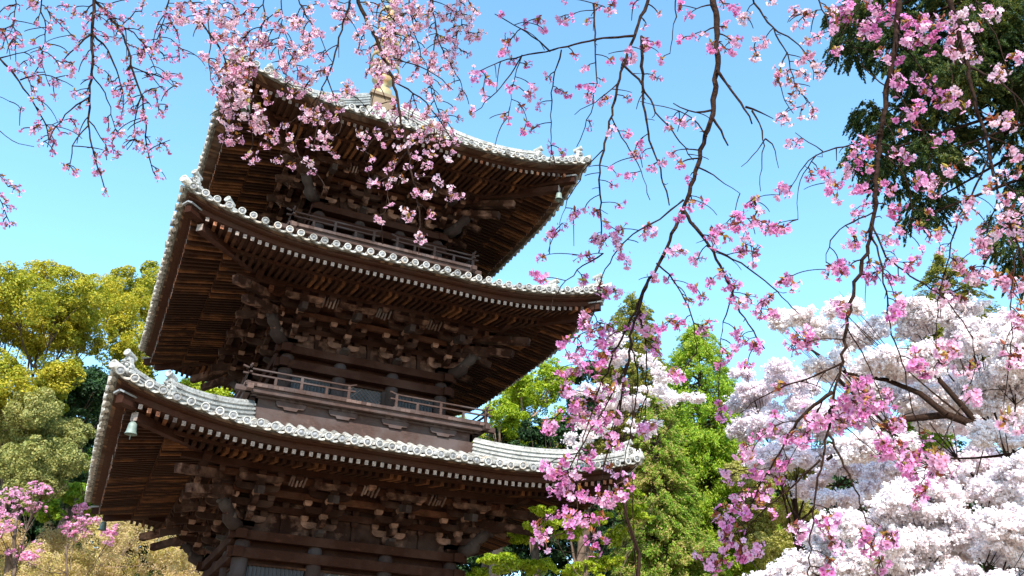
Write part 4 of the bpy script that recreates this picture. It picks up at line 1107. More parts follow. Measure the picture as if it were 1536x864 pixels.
def hanging_branch(tree, lines, clusters, H, seed, label=None, petal='petal_deep', fl_cm=1.42, nfl=(3, 6), spread=1.0, leaf=2, bare=0, maxd=200):
    """lines: list of (H factor, r0 px, r1 px, [(x, y), ...]) for the wood; clusters: (x, y) px of the flower heads"""
    rng = np.random.default_rng(seed)
    nodes = []   # px x, y, h, radius px
    wood = MB()
    for (hf, r0, r1, pts) in lines:
        P = np.array(pts, float)
        # resample and roughen
        seg = np.hypot(*(P[1:] - P[:-1]).T); cum = np.concatenate([[0], np.cumsum(seg)]); L_ = cum[-1]; n_ = max(3, int(L_ / 11))
        s_ = np.linspace(0, L_, n_ + 1); X = np.interp(s_, cum, P[:, 0]); Y = np.interp(s_, cum, P[:, 1])
        # smooth twice
        for _ in range(2):
            X[1:-1] = .25 * X[:-2] + .5 * X[1:-1] + .25 * X[2:]; Y[1:-1] = .25 * Y[:-2] + .5 * Y[1:-1] + .25 * Y[2:]
        amp = .9 + .12 * r0
        X[1:-1] += rng.normal(size=n_ - 1) * amp; Y[1:-1] += rng.normal(size=n_ - 1) * amp * .5
        Hh = H * hf * (1 + .02 * np.cumsum(rng.normal(size=n_ + 1)) / math.sqrt(n_))
        rr = (r0 + (r1 - r0) * (s_ / L_) ** .8) * (.84 if r0 > 3 else 1)
        p3 = [at(x, y, h) for x, y, h in zip(X, Y, Hh)]
        wood.tube(p3, [px_size(p, r * (1 + rng.normal() * .08)) for p, r in zip(p3, rr)], 7 if r0 > 3 else 5)
        for x, y, h, r in zip(X, Y, Hh, rr): nodes.append((x, y, h, r))
        # knots and short bare spurs
        for i in range(2, n_ - 1, 3):
            if rng.random() < .5 and r0 > 1.6:
                an = rng.uniform(-.3, math.pi + .3); ll = rng.uniform(4, 14) + rr[i]
                q = at(X[i] + math.cos(an) * ll, Y[i] + abs(math.sin(an)) * ll * .8, Hh[i] * rng.uniform(.985, 1.015)); wood.tube([p3[i], (np.array(p3[i]) + q) / 2 + rng.normal(size=3) * .004, q], [px_size(q, rr[i] * .5), px_size(q, max(.7, rr[i] * .3)), px_size(q, .5)], 4)
    nodes = [list(t) for t in nodes]
    todo = [tuple(c) for c in clusters]
    # small heads grow out from the nearest wood, nearest ones first
    NA = np.array(nodes); cl3 = []
    CP = np.array([(c[0], c[1]) for c in todo], float)
    order = np.argsort([np.min(np.hypot(NA[:, 0] - x, NA[:, 1] - y)) for x, y in CP])
    for oi in order:
        x, y = CP[oi]; d = np.hypot(NA[:, 0] - x, NA[:, 1] - y)
        pen = d + 1.3 * np.maximum(0, NA[:, 1] - (y - 6)) + rng.random(len(d)) * 8
        j = int(np.argmin(pen)); nx, ny, nh, nr = NA[j]
        h = nh * (1 + rng.normal() * .018 * min(3, d[j] / 30 + .3))
        dd = d[j]
        mx, my = (nx + x) / 2 + (x - nx) * .28 + rng.normal() * dd * .05, (ny + y) / 2 - abs(x - nx) * .10 - dd * .04
        ppx = bez(np.array([nx, ny, nh]), np.array([mx, my, (nh + h) / 2]), np.array([x, y, h]), max(3, int(dd / 9) + 2))
        p3 = [at(*q) for q in ppx]
        wood.tube(p3, [px_size(p3[0], a) for a in np.linspace(min(max(.9, nr * .5), 1.5), .75, len(p3))], 4, cap=False)
        NA = np.concatenate([NA, np.array([[q[0], q[1], q[2], 1.0] for q in ppx[1:]])])
        cl3.append((p3[-1], np.array(p3[-1]) - np.array(p3[-2]), todo[oi][2] if len(todo[oi]) > 2 else None))
    for _ in range(bare):
        j = int(rng.integers(len(NA))); nx, ny, nh, nr = NA[j]; an = rng.uniform(.1, math.pi - .1); ll = rng.uniform(15, 50)
        q2 = np.array([nx + math.cos(an) * ll, ny + math.sin(an) * ll, nh * rng.uniform(.97, 1.03)])
        ppx = bez(np.array([nx, ny, nh]), np.array([nx + math.cos(an) * ll * .7, ny + math.sin(an) * ll * .25, nh]), q2, 6)
        wood.tube([at(*q) for q in ppx], [px_size(at(*q2), a) for a in np.linspace(1.0, .55, 6)], 4, cap=False)
    # flower heads
    FC = []; FN = []; FS = []; FR = []; LC = []; LN = []; LT = []
    for (c, d, k) in cl3:
        c = np.array(c); base = unit(d[None, :])[0] * .6 + np.array([0, 0, -.5]); pal = rng.random() ** 1.6
        n_ = int(rng.integers(nfl[0], nfl[1] + 1)) if k is None else k
        for _ in range(n_):
            dr = unit((base + rng.normal(size=3) * .75)[None, :])[0]; ll = rng.uniform(.012, .030) * spread
            e = c + dr * ll
            FC.append(e); FN.append(unit((dr + rng.normal(size=3) * .35)[None, :])[0]); FS.append(fl_cm / 100 * rng.uniform(.66, 1.05)); FR.append(min(1, max(0, pal * .75 + rng.random() * .25 - .08)))
            wood.tube([c, c + dr * ll * .5 + np.array([0, 0, .002]), e], [.0011, .0009, .0022], 3, cap=False, mi=1)
        for _ in range(int(rng.integers(0, 3))):   # closed buds
            dr = unit((base + rng.normal(size=3) * .9)[None, :])[0]; e = c + dr * rng.uniform(.015, .028)
            FC.append(e); FN.append(dr); FS.append(.006); FR.append(0.)
        nl = int(rng.integers(0, leaf + 2))
        for _ in range(nl * 2):
            dr = unit((rng.normal(size=3) * .8 + np.array([0, 0, .2]))[None, :])[0]; LC.append(c + dr * .010); LN.append(unit(rng.normal(size=(1, 3)))[0]); LT.append(dr)
    FC, FN, FS, FR = map(np.array, (FC, FN, FS, FR))
    br = wood.build('branch', [M['bark'], M['twig']], tree)
    if label: br['label'] = label
    V, F, at_ = flower_batch(FC, FN, FS, FR, rng)
    link('blossoms', fast_mesh('blossoms', V, F, at_), M[petal], br)
    if LC:
        V, F = leaf_quads(np.array(LC), np.array(LN), .024, rng, .42, np.array(LT)); link('young_leaves', fast_mesh('young_leaves', V, F), M['bract'], br)
    return br

def cherry_tree(base, hub, starts, H, label, r0=.16):
    root = empty('weeping_cherry_tree', base); tag(root, label, 'weeping cherry', 'weeping cherries hanging over the view')
    mb = MB(); b = np.array(base, float); h = np.array(hub, float)
    mb.tube([b - [0, 0, .1], b * .7 + h * .3 + [.1, 0, .3], b * .35 + h * .65 + [0, .1, .4], h], [r0 * 1.3, r0, r0 * .85, r0 * .6], 10)
    for (x, y, r) in starts:
        e = at(x, y, H); c = (h + e) / 2 + np.array([0, 0, .9]); mb.tube(bez(h, c, e, 9), [r0 * .4 + (px_size(e, r) - r0 * .4) * t for t in np.linspace(0, 1, 9) ** .6], 7, cap=False)
    mb.build('trunk', M['bark'], root)
    return root

def Z(ox, oy, sc, s_):
    """flower heads noted on an enlarged view: origin, scale and a string of x,y pairs"""
    v = [float(t) for t in s_.replace('\n', ' ').replace(';', ' ').replace(',', ' ').split()]
    return [(ox + v[i] / sc, oy + v[i + 1] / sc) for i in range(0, len(v), 2)]
def ell(rng, L):
    out = []
    for (x, y, a, b_, n_) in L:
        t = rng.uniform(0, 2 * math.pi, n_); r = np.sqrt(rng.random(n_)); out += [(x + a * r_ * math.cos(t_), y + b_ * r_ * math.sin(t_)) for r_, t_ in zip(r, t)]
    return out

rng = np.random.default_rng(61)
# --- right tree
HR = 2.9
z3 = Z(700, 0, 2.4, """125,60 200,85 265,65 275,115 140,130 180,125 120,180 20,260 30,290 60,340 80,300 165,310 215,235 160,225 10,410 190,385 220,440 205,465 215,345 260,375 150,425 235,305 290,285 330,320 355,340
380,50 350,75 430,70 340,60 395,200 430,235 410,300 450,320 490,340 440,350 480,290 360,5 520,10 470,20 600,10 690,45 640,80 680,155 700,215 640,170 575,350 590,210 585,170 520,215 685,285 440,440 525,470
580,480 630,545 600,565 300,535 345,540 535,625 580,635 520,665 750,410 790,440 740,460 820,440 770,425 750,540 770,590 695,580 655,600 820,640 815,720 850,720 795,735 550,740 430,750 465,760 380,780 340,800 320,830 385,790
500,810 540,840 450,850 650,820 680,830 770,20 780,140 820,130 860,125 880,160 965,160 955,190 930,95 920,20 960,30 1010,40 990,75 1045,150 1040,195 885,830 870,850 930,800 980,805 960,775 1040,720 1030,790""")
z5 = Z(780, 340, 2.4, """90,105 70,165 95,190 55,165 130,10 220,105 250,120 265,40 300,60 340,30 370,10 375,100 390,125 240,180 310,235 340,225 240,310 235,345 440,345 430,340 230,440 280,400 260,450 240,500 330,390 290,470 150,430 145,510
170,560 185,600 200,650 110,725 220,685 480,410 465,430 530,350 560,340 590,340 640,370 680,340 660,360 530,185 560,95 580,90 630,130 640,115 610,260 630,220 690,200 690,30 700,60 750,180 760,210 730,155 780,250 800,270
850,280 880,270 910,250 870,310 800,100 845,75 900,10 940,5 950,190 980,205 970,175 740,450 760,430 800,400 820,420 850,430 720,490 825,500 1010,410 1030,400 990,420 590,540 560,520 720,665 440,710 330,680 470,705
260,380 300,420 210,400 340,440 280,520 190,520 250,590 300,560 350,520 230,640 280,640 310,480 380,560 200,470 265,345 205,445 285,365 320,360""")
z7 = Z(700, 560, 2.842, """355,230 440,70 460,130 480,140 500,190 550,90 590,60 650,190 600,160 740,220 600,250 650,290 425,350 350,385 330,400 400,430 470,430 440,470 370,490 420,500 500,350 520,340 560,520 580,550 610,540 650,430 680,470
660,510 610,390 370,600 410,590 450,590 440,620 500,620 540,610 310,670 320,690 340,720 440,660 540,725 590,710 570,600 1100,400 1130,440 1190,310 1210,340 1080,155 410,400 440,430 480,500 590,530 640,500 340,230 350,210 530,210
1300,235 1320,380 1250,420 1230,400 1150,510 1180,490 1250,500 1280,490 1320,450 1240,550 1300,600 1190,590 1080,590 1100,570 1120,620 1150,660 1110,650 1060,590 1100,700 1120,710 1090,740 1180,740 1240,740 1220,760 1060,800 1040,790 1080,810""")
z4 = Z(1100, 0, 2.16, """20,30 40,50 10,130 110,130 100,150 75,180 130,5 200,40 230,50 210,80 240,80 260,40 300,30 150,230 140,260 170,240 215,200 240,180 250,130 280,120 290,210 270,240 190,310 195,340 240,330 265,350 220,370 155,375 160,385
330,50 350,30 370,60 430,90 420,120 440,60 460,90 330,160 500,40 520,20 560,60 580,100 600,60 620,90 640,120 600,140 640,160 700,60 720,100 740,40 690,130 700,170 740,170 760,130 780,80 760,170 740,190 500,180 540,190 530,230
540,270 530,290 600,250 640,250 610,330 620,290 670,290 690,310 700,330 720,290 740,330 660,330 540,380 560,370 570,360 590,390 545,430 600,340 400,460 380,490 430,450 440,480 410,520 430,540 370,555 360,550 520,490 550,500
545,520 600,590 620,600 650,620 660,600 700,540 710,550 755,510 650,450 690,430 400,610 420,600 430,650 400,680 480,590 500,600 510,680 520,670 540,740 380,750 400,770 430,760 400,800 490,760 500,780 600,800 630,690 600,730
660,750 770,640 780,670 755,640 740,700 810,770 800,800 830,760 820,800 870,690 900,680 880,710 930,640 870,640 900,740 920,770 860,740 850,380 865,400 905,395 890,370 860,230 865,240 920,180 845,40 830,30 210,455 195,460 250,570
270,560 300,570 310,600 150,630 175,625 165,615 330,640 340,600 70,650 80,680 70,720 100,730 130,740 155,735 10,700 20,720 40,790 20,820 70,810 700,790 320,860 340,850 440,850 850,580 830,600 900,500 890,490
180,260 200,280 230,240 220,290 160,210 260,200 430,20 460,40 480,20 540,60 380,20 560,130 660,80 680,50 330,90 450,120""")
z6 = Z(1136, 380, 2.7, """320,30 330,60 345,75 375,40 330,190 345,210 330,220 450,100 460,90 500,50 540,80 570,90 600,40 620,40 570,180 560,200 580,190 545,230 460,70 640,400 650,440 640,450 690,460 740,380 770,370 760,400 790,380 810,390 420,520
400,530 370,560 430,570 450,600 480,620 500,610 350,640 330,660 340,690 280,660 250,680 240,650 200,690 520,700 560,680 580,660 580,690 520,770 550,800 520,780 630,820 600,830 700,810 740,810 160,350 190,360 210,340
80,550 30,720 70,700 160,760 130,740 190,750 740,130 760,180 790,180 740,150 830,70 870,60 800,50 790,40 920,90 910,75 970,70 980,100 1020,80 1050,120 1040,130 1060,180 1050,240 1040,265 1060,390 1070,400 1060,430 990,370
1000,650 990,680 1060,690 870,550 885,570 850,460 840,470 560,10 400,600 380,620 420,640 360,600 440,540""")
z8 = Z(1100, 560, 2.842, """650,300 690,310 640,330 760,350 750,380 740,410 860,340 870,370 840,410 860,420 800,480 780,520 250,650 280,660 290,680 400,620 430,610 410,660 420,720 430,740 560,680 560,730 570,710 650,690 660,710 380,840 620,800
610,850 90,720 100,740 40,770 30,730 800,320 780,360 870,400""")
ALL = z3 + z5 + z7 + z4 + z6 + z8
ALL = [(x + rng.normal() * 2, y + rng.normal() * 2) for x, y in ALL]
ALL += [(x + rng.normal() * 9, y + rng.normal() * 8) for x, y in ALL if rng.random() < (.75 if (820 < x < 1000 and y > 430) or (x > 1150 and y > 480) or (y < 90 and x > 1150) else .32)]
def pick(f):
    global ALL
    a = [c for c in ALL if f(*c)]; ALL = [c for c in ALL if not f(*c)]; return a

base_R = (at(2300, 700, 4.5)[0], at(2300, 700, 4.5)[1], 0)
TR = cherry_tree(base_R, at(1500, -420, HR * 1.25), [(1070, -60, 6), (978, -60, 5), (1350, -60, 7), (1420, -60, 5), (1128, -60, 2), (1461, -60, 2)], HR,
                 'weeping cherry with deep pink blossom on long hanging branches across the sky and right half')
hanging_branch(TR, [
    (1.02, 3.7, 1.2, [(978, -60), (973, 0), (958, 37), (940, 83), (927, 125), (917, 175), (904, 225), (899, 267), (900, 308), (902, 346), (898, 380)]),
    (1.02, 2.2, .8, [(950, 54), (900, 58), (858, 67), (825, 77), (783, 83), (750, 92), (721, 106)]),
    (1.0, 1.4, .7, [(825, 77), (800, 54), (771, 37), (742, 21)]), (1.01, 1.2, .6, [(842, 75), (829, 125), (825, 175), (829, 217), (824, 250)]),
    (1.0, 1.2, .6, [(783, 83), (760, 120), (735, 150), (712, 168)]), (1.0, 1.0, .5, [(783, 83), (768, 125), (765, 160)]),
    (1.03, 2.6, 1, [(962, 54), (963, 117), (967, 167), (977, 217), (992, 258), (1004, 308)]),
    (1.0, 2.0, .8, [(933, 96), (958, 117), (983, 167), (1008, 196), (1040, 240)]),
    (1.0, 1.2, .5, [(927, 125), (900, 150), (880, 160), (862, 172)]), (1.0, 1.2, .5, [(904, 225), (880, 245), (865, 280), (845, 310), (840, 345)]),
    (1.01, 1.6, .6, [(890, 5), (893, 60), (895, 120), (885, 175), (865, 220)]), (1.0, 1.3, .6, [(1015, -30), (1012, 30), (1005, 80)]),
    (1.01, 1.2, .6, [(917, 175), (935, 210), (960, 250), (975, 300)]),
], pick(lambda x, y: x < 1010 and y < 330), HR, 71, 'branches hanging beside the top roof corner', 'petal_deep', bare=26)
hanging_branch(TR, [
    (.98, 6.2, 1.5, [(1070, -60), (1070, -10), (1076, 60), (1076, 110), (1068, 170), (1055, 215), (1045, 250), (1030, 300), (1013, 345), (985, 400), (965, 440), (950, 490), (942, 540), (932, 600), (920, 650), (905, 700)]),
    (.98, 3.4, 1.3, [(1076, 105), (1100, 140), (1120, 163), (1128, 186)]), (.98, 2, .7, [(1118, 160), (1145, 170), (1160, 178)]), (.98, 1.5, .5, [(1128, 166), (1145, 195), (1148, 208), (1142, 250), (1141, 287)]), (.98, 1.2, .5, [(1148, 208), (1160, 213), (1168, 252)]), (.98, 1.1, .5, [(1148, 208), (1130, 235), (1112, 250)]),
    (.98, 2.8, 1.2, [(1068, 175), (1083, 198), (1092, 218)]), (.98, 2.0, .8, [(1068, 165), (1045, 172), (1010, 155)]),
    (.99, 3, 1, [(1025, 315), (1045, 342), (1072, 382), (1092, 423), (1113, 473), (1147, 523)]), (.99, 1.8, .7, [(1060, 368), (1105, 390), (1155, 427), (1197, 469)]),
    (.99, 1.6, .6, [(1100, 435), (1085, 480), (1080, 520)]), (1.0, 2.2, .8, [(975, 415), (950, 470), (925, 520), (900, 580), (880, 640), (865, 700)]),
    (1.0, 1.8, .7, [(955, 455), (970, 520), (972, 580), (965, 640)]), (1.0, 1.6, .7, [(985, 395), (1020, 430), (1040, 480), (1045, 530)]),
    (1.0, 1.6, .7, [(1025, 300), (990, 330), (950, 350), (920, 380), (900, 420), (890, 470)]),
    (1.0, 1.5, .7, [(940, 545), (915, 600), (890, 640), (860, 690), (850, 720), (870, 760), (845, 800)]), (1.0, 1.3, .6, [(945, 520), (960, 560), (950, 620), (940, 680), (925, 730)]),
    (1.0, 1.3, .6, [(905, 380), (870, 400), (840, 430), (820, 470)]), (1.0, 1.2, .6, [(930, 600), (910, 680), (900, 740), (880, 780)]),
    (.99, 1.4, .5, [(1045, 250), (1075, 265), (1110, 290)]), (.99, 1.4, .5, [(1060, 205), (1040, 175), (1000, 160), (960, 152)]),
], pick(lambda x, y: x < 1165 and not (y < 330 and x > 1110) and not (y > 660 and x > 1030) and not (x > 1130 and y > 560)), HR * .98, 72, 'thick branch curving down the middle of the sky', 'petal_deep', bare=34)
hanging_branch(TR, [
    (1.05, 1.8, .7, [(1118, -60), (1128, 0), (1160, 42), (1181, 79), (1188, 120), (1211, 153)]), (1.05, 1.4, .6, [(1160, 42), (1190, 60), (1215, 85), (1220, 120)]), (1.06, 1.5, .6, [(1215, -40), (1230, 10), (1250, 50), (1240, 90)]),
    (1.05, 1.2, .6, [(1181, 79), (1165, 110), (1175, 150), (1190, 170)]), (1.06, 1.3, .6, [(1300, -40), (1290, 10), (1265, 40), (1250, 90), (1235, 110)]),
], pick(lambda x, y: x < 1250 and y < 200), HR, 73, 'light pink sprays between the thick branch and the cypress', 'petal_mid', bare=8)
hanging_branch(TR, [
    (1.0, 6.5, 1.2, [(1352, -60), (1350, 0), (1343, 56), (1334, 120), (1322, 185), (1315, 259), (1311, 324), (1299, 380), (1284, 421), (1273, 476), (1262, 539), (1251, 591), (1241, 650), (1230, 700), (1222, 757), (1214, 806), (1213, 870)]),
    (.99, 3, .9, [(1249, 588), (1217, 610), (1191, 639), (1172, 670), (1163, 690), (1139, 729), (1118, 785)]), (1.0, 1.8, .7, [(1262, 545), (1240, 556), (1221, 565), (1173, 580), (1136, 600), (1110, 620)]),
    (1.0, 2.2, .8, [(1241, 650), (1265, 694), (1283, 736), (1300, 785), (1313, 806)]), (1.01, 2, .7, [(1230, 690), (1188, 729), (1153, 760), (1121, 789)]),
    (1.0, 1.8, .7, [(1320, 200), (1304, 208), (1270, 220), (1234, 227), (1206, 245), (1188, 278)]), (1.0, 1.0, .5, [(1225, 232), (1200, 265), (1195, 300), (1197, 329)]), (1.0, 1.0, .5, [(1234, 227), (1210, 212), (1193, 199)]),
    (1.0, 1.6, .6, [(1311, 318), (1299, 324), (1257, 343), (1242, 365), (1239, 393)]), (1.01, 1.7, .6, [(1305, 350), (1321, 387), (1329, 436), (1334, 491), (1354, 543), (1366, 602), (1380, 647), (1388, 687), (1388, 740)]),
    (1.0, 1.7, .6, [(1308, 335), (1329, 387), (1366, 413), (1425, 454), (1458, 502), (1464, 547), (1456, 575)]), (1.0, 1.3, .6, [(1334, 120), (1360, 160), (1385, 190), (1400, 240), (1375, 290)]),
    (1.0, 1.3, .6, [(1318, 230), (1350, 250), (1370, 300), (1360, 350)]), (1.0, 1.4, .6, [(1343, 60), (1375, 90), (1400, 130), (1410, 160)]), (1.0, 1.3, .6, [(1270, 490), (1300, 540), (1320, 590), (1330, 640), (1350, 680)]),
    (1.0, 1.2, .6, [(1262, 545), (1290, 590), (1310, 640), (1325, 670)]), (1.0, 1.2, .6, [(1245, 620), (1290, 660), (1325, 690)]), (1.0, 1.3, .6, [(1258, 560), (1225, 620), (1195, 670), (1180, 700)]),
    (1.0, 1.1, .5, [(1330, 130), (1300, 110), (1275, 60)]), (1.0, 1.0, .5, [(1222, 757), (1200, 790), (1190, 820)]),
], pick(lambda x, y: x < 1425 - max(0, (y - 300)) * .02 and not (x > 1400 and y > 250)), HR * .95, 74, 'long brown branch hanging in front of the cypress and white cherry', 'petal_deep', bare=30)
hanging_branch(TR, [
    (1.0, 5, 1.6, [(1418, -60), (1424, 0), (1438, 46), (1452, 102), (1466, 167), (1482, 218), (1494, 278), (1512, 324), (1528, 370), (1545, 430)]),
    (1.0, 2.0, .8, [(1456, 102), (1498, 120), (1536, 157), (1570, 190)]), (1.0, 1.8, .7, [(1484, 231), (1466, 278), (1443, 315), (1429, 352), (1420, 400), (1406, 454), (1403, 528)]),
    (1.02, 1.3, .6, [(1455, -40), (1461, 0), (1498, 60), (1507, 93), (1521, 139), (1530, 200)]), (1.0, 1.3, .6, [(1482, 205), (1515, 215), (1550, 240)]), (1.0, 1.3, .6, [(1494, 260), (1520, 290), (1550, 310)]),
    (1.0, 1.3, .6, [(1500, 290), (1480, 340), (1485, 380), (1470, 420)]), (1.0, 1.3, .6, [(1528, 370), (1515, 430), (1520, 500), (1510, 560), (1505, 630)]), (1.0, 1.2, .6, [(1430, 20), (1460, 50), (1480, 90)]),
    (1.0, 1.2, .6, [(1440, 60), (1425, 90), (1430, 140)]),
], pick(lambda x, y: True), HR * .93, 75, 'grey brown branch with bare twigs at the right edge', 'petal_mid', bare=24)

# --- centre tree, over the top roof
HC = 3.6
base_C = (CAM[0] + 1.2, CAM[1] - 2.2, 0)
TC = cherry_tree(base_C, at(560, -700, HC * .9), [(531, -40, 4), (396, -40, 2), (283, -40, 2), (471, -40, 2), (650, -40, 2)], HC, 'weeping cherry with pale pink clusters hanging in front of the top roof and spire', .13)
hanging_branch(TC, [
    (1.0, 1.6, .8, [(278, -40), (283, 0), (299, 32), (327, 67), (342, 98), (352, 130), (372, 165), (380, 200), (378, 222)]), (1.0, 1.2, .6, [(300, 33), (325, 62), (346, 104), (355, 150), (345, 190)]),
    (1.0, 1.4, .7, [(396, -40), (396, 33), (387, 67), (375, 92), (368, 130)]), (1.0, 1.1, .6, [(310, 20), (316, 60), (312, 100), (325, 140)]), (1.0, 1.1, .5, [(352, 130), (395, 170), (402, 200), (405, 230)]),
], ell(rng, [(338, 30, 50, 34, 48), (350, 85, 40, 36, 48), (352, 130, 36, 28, 34), (365, 172, 38, 24, 28), (355, 205, 18, 8, 5), (298, 20, 40, 22, 20), (307, 86, 8, 6, 3), (400, 195, 14, 10, 6)]) + [(378, 238), (372, 232), (385, 235), (400, 215), (410, 210), (350, 208), (335, 205), (395, 140), (400, 150)],
    HC, 81, 'cluster of sprays over the near corner of the top roof', 'petal_mid', fl_cm=1.25, nfl=(4, 8), bare=12)
hanging_branch(TC, [
    (1.0, 4.2, 1.0, [(531, -40), (535, 0), (554, 33), (571, 75), (587, 112), (598, 154), (604, 188), (612, 225), (619, 267), (627, 308), (633, 350)]),
    (1.0, 2.0, .8, [(527, -10), (517, 33), (504, 71), (496, 108), (475, 146), (468, 175)]), (1.0, 1.4, .7, [(590, 122), (633, 146), (658, 179), (680, 210)]), (1.0, 1.4, .6, [(574, 82), (617, 95), (650, 108), (680, 135)]),
    (1.0, 1.2, .6, [(604, 188), (575, 195), (550, 215), (545, 240)]), (1.0, 1.1, .6, [(612, 225), (590, 250), (580, 290), (578, 318)]), (1.0, 1.1, .6, [(619, 267), (650, 262), (672, 280), (683, 290)]),
    (1.0, 1.2, .6, [(440, -40), (450, 10), (470, 40), (487, 70), (500, 95)]), (1.0, 1.2, .6, [(475, 146), (450, 185), (440, 220), (455, 245)]), (1.0, 1.1, .6, [(490, 115), (510, 165), (515, 195), (495, 215)]), (1.0, 1.1, .6, [(475, 150), (490, 185), (492, 210)]),
    (1.0, 1.1, .6, [(420, -20), (425, 30), (415, 80), (425, 110)]), (1.0, 1.0, .5, [(455, 170), (425, 190), (432, 210)]),
], ell(rng, [(425, 55, 48, 42, 40), (480, 25, 42, 28, 24), (470, 95, 38, 30, 24), (505, 135, 24, 16, 10), (560, 60, 28, 24, 16), (575, 105, 26, 30, 16), (545, 20, 28, 20, 12), (590, 60, 22, 40, 16), (450, 130, 30, 20, 10), (470, 168, 26, 10, 8), (485, 208, 20, 9, 5), (425, 105, 22, 16, 7), (610, 165, 36, 18, 10), (580, 165, 18, 12, 5)])
    + Z(300, 0, 2.4, """390,400 410,430 440,440 460,415 490,420 310,450 320,490 330,520 390,510 410,520 460,520 470,540 485,555 280,575 330,590 380,575 400,585 395,610 500,390 580,480 600,490 590,530 640,480 650,490 620,570 600,600 700,580 680,600 610,650 640,660 680,665
 730,640 790,630 800,580 820,590 770,560 740,520 760,500 820,550 800,700 780,690 740,760 760,770 750,780 820,765 840,770 640,780 650,785 680,730 850,640 860,650 900,680 920,700 905,710 940,700 790,850 800,860 720,470 700,440 690,640 660,520 720,530 745,600 815,700 830,690""") + [(632, 354), (628, 350)],
    HC, 82, 'longest spray with clusters reaching down over the dark top eaves', 'petal_mid', fl_cm=1.25, nfl=(4, 8), bare=30)
hanging_branch(TC, [
    (1.03, 1.6, .8, [(650, -40), (648, 10), (655, 50), (670, 90), (690, 120)]), (1.03, 1.2, .6, [(610, -30), (615, 20), (625, 60), (640, 100), (655, 150)]), (1.03, 1.2, .6, [(690, -30), (692, 10), (690, 40), (705, 55)]),
    (1.03, 1.2, .6, [(560, -30), (580, 20), (600, 40)]), (1.03, 1.1, .6, [(655, 50), (640, 120), (660, 170), (685, 200)]),
], ell(rng, [(600, 18, 36, 26, 28), (645, 15, 38, 28, 26), (690, 20, 28, 26, 20), (625, 65, 38, 28, 26), (690, 60, 30, 22, 18), (665, 95, 28, 20, 15), (635, 105, 28, 20, 14), (580, 90, 18, 30, 12), (650, 175, 30, 16, 10), (690, 160, 12, 26, 5), (660, 140, 26, 14, 6), (670, 200, 22, 20, 14), (640, 190, 24, 18, 10), (590, 40, 20, 20, 6)]) + [(715, 50), (722, 48), (705, 52), (672, 235), (680, 225), (668, 215), (650, 230)],
    HC, 83, 'pale sprays right of the spire', 'petal_mid', fl_cm=1.3, nfl=(4, 7), bare=14)

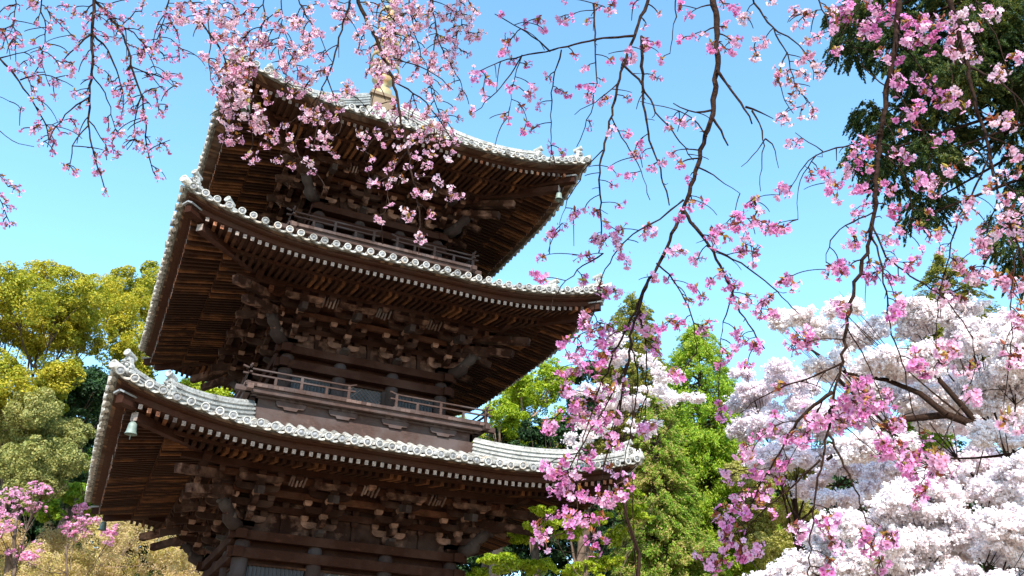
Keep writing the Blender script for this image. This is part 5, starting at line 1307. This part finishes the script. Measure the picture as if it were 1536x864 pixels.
# --- left tree
HL = 4.8
TL = cherry_tree((at(-900, 700, 6)[0], at(-900, 700, 6)[1], 0), at(-200, -420, HL), [(143, -40, 4), (-60, 60, 2), (252, -40, 2)], HL, 'weeping cherry with small lilac pink blossom hanging in the upper left sky', .15)
hanging_branch(TL, [
    (1.0, 3.6, 1, [(146, -40), (142, 0), (138, 47), (139, 87), (136, 122), (132, 157), (132, 189), (136, 216), (144, 244), (157, 283)]), (1.0, 1.8, .7, [(137, 51), (110, 75), (87, 98)]), (1.0, 1.8, .8, [(139, 50), (165, 79), (181, 118), (185, 160)]),
    (1.0, 1.5, .6, [(134, 146), (102, 165), (79, 193), (71, 221)]), (1.0, 2.2, .8, [(143, 2), (169, 31), (189, 59), (197, 102), (213, 142), (218, 185), (220, 228), (236, 268)]),
    (1.0, 1.2, .6, [(132, 180), (155, 205), (160, 240)]), (1.0, 1.2, .6, [(197, 100), (225, 110), (240, 130)]), (1.0, 1.2, .6, [(213, 142), (200, 180), (205, 215), (190, 225)]), (1.0, 1.2, .6, [(136, 110), (160, 140), (170, 180), (178, 205)]),
    (1.0, 1.2, .6, [(132, 189), (110, 210), (105, 240), (103, 256)]), (1.01, 1.6, .7, [(255, -40), (252, 0), (248, 32), (236, 59)]), (1.0, 1.2, .6, [(169, 31), (205, 50), (225, 80), (235, 110)]), (1.0, 1.0, .6, [(220, 228), (240, 215), (255, 210)]),
], ell(rng, [(150, 55, 46, 40, 24), (225, 50, 46, 36, 32), (222, 92, 40, 26, 26), (185, 135, 38, 28, 22), (238, 150, 18, 30, 12), (190, 180, 34, 26, 20), (185, 215, 34, 16, 14), (130, 130, 40, 36, 12), (160, 235, 30, 12, 8), (235, 225, 20, 20, 9), (255, 118, 20, 14, 9), (110, 250, 14, 8, 4), (125, 20, 46, 20, 14), (195, 15, 46, 16, 14), (265, 80, 12, 12, 7), (235, 262, 6, 7, 3), (155, 262, 14, 8, 4), (157, 287, 5, 4, 2), (265, 20, 24, 20, 12)]),
    HL, 91, 'long dark branch and its side sprays in the upper left', 'petal_lilac', fl_cm=1.3, nfl=(2, 5), bare=40)
hanging_branch(TL, [
    (1.03, 2.2, .8, [(-60, 60), (0, 87), (24, 114), (47, 150), (71, 185), (73, 209)]), (1.03, 1.2, .5, [(-60, 160), (0, 197), (24, 216), (51, 220)]), (1.03, 1.3, .6, [(60, -40), (62, 10), (70, 50), (60, 90), (75, 130)]), (1.03, 1.2, .6, [(20, -40), (25, 10), (15, 50)]),
    (1.03, 1.2, .6, [(30, 120), (55, 110), (85, 115), (110, 130)]), (1.03, 1.0, .5, [(-60, 120), (0, 146), (14, 152)]), (1.03, 1.3, .6, [(-40, 200), (-20, 240), (0, 262), (12, 280)]), (1.03, 1.1, .6, [(-20, 240), (-5, 290), (5, 310), (15, 335)]), (1.03, 1.1, .6, [(0, 87), (30, 80), (60, 70)]),
], ell(rng, [(40, 30, 46, 30, 20), (20, 60, 26, 16, 10), (78, 55, 34, 34, 16), (40, 100, 30, 22, 12), (85, 110, 36, 26, 14), (55, 150, 34, 22, 10), (80, 190, 36, 22, 14), (75, 220, 16, 12, 5), (40, 190, 18, 10, 4), (5, 30, 20, 24, 6)]) + [(5, 265), (10, 270), (20, 282), (30, 288), (15, 278), (8, 300), (12, 312), (18, 310), (5, 318), (12, 337), (20, 335), (5, 332), (0, 290), (28, 280)],
    HL, 92, 'sprays at the left edge of the sky', 'petal_lilac', fl_cm=1.3, nfl=(2, 5), bare=16)
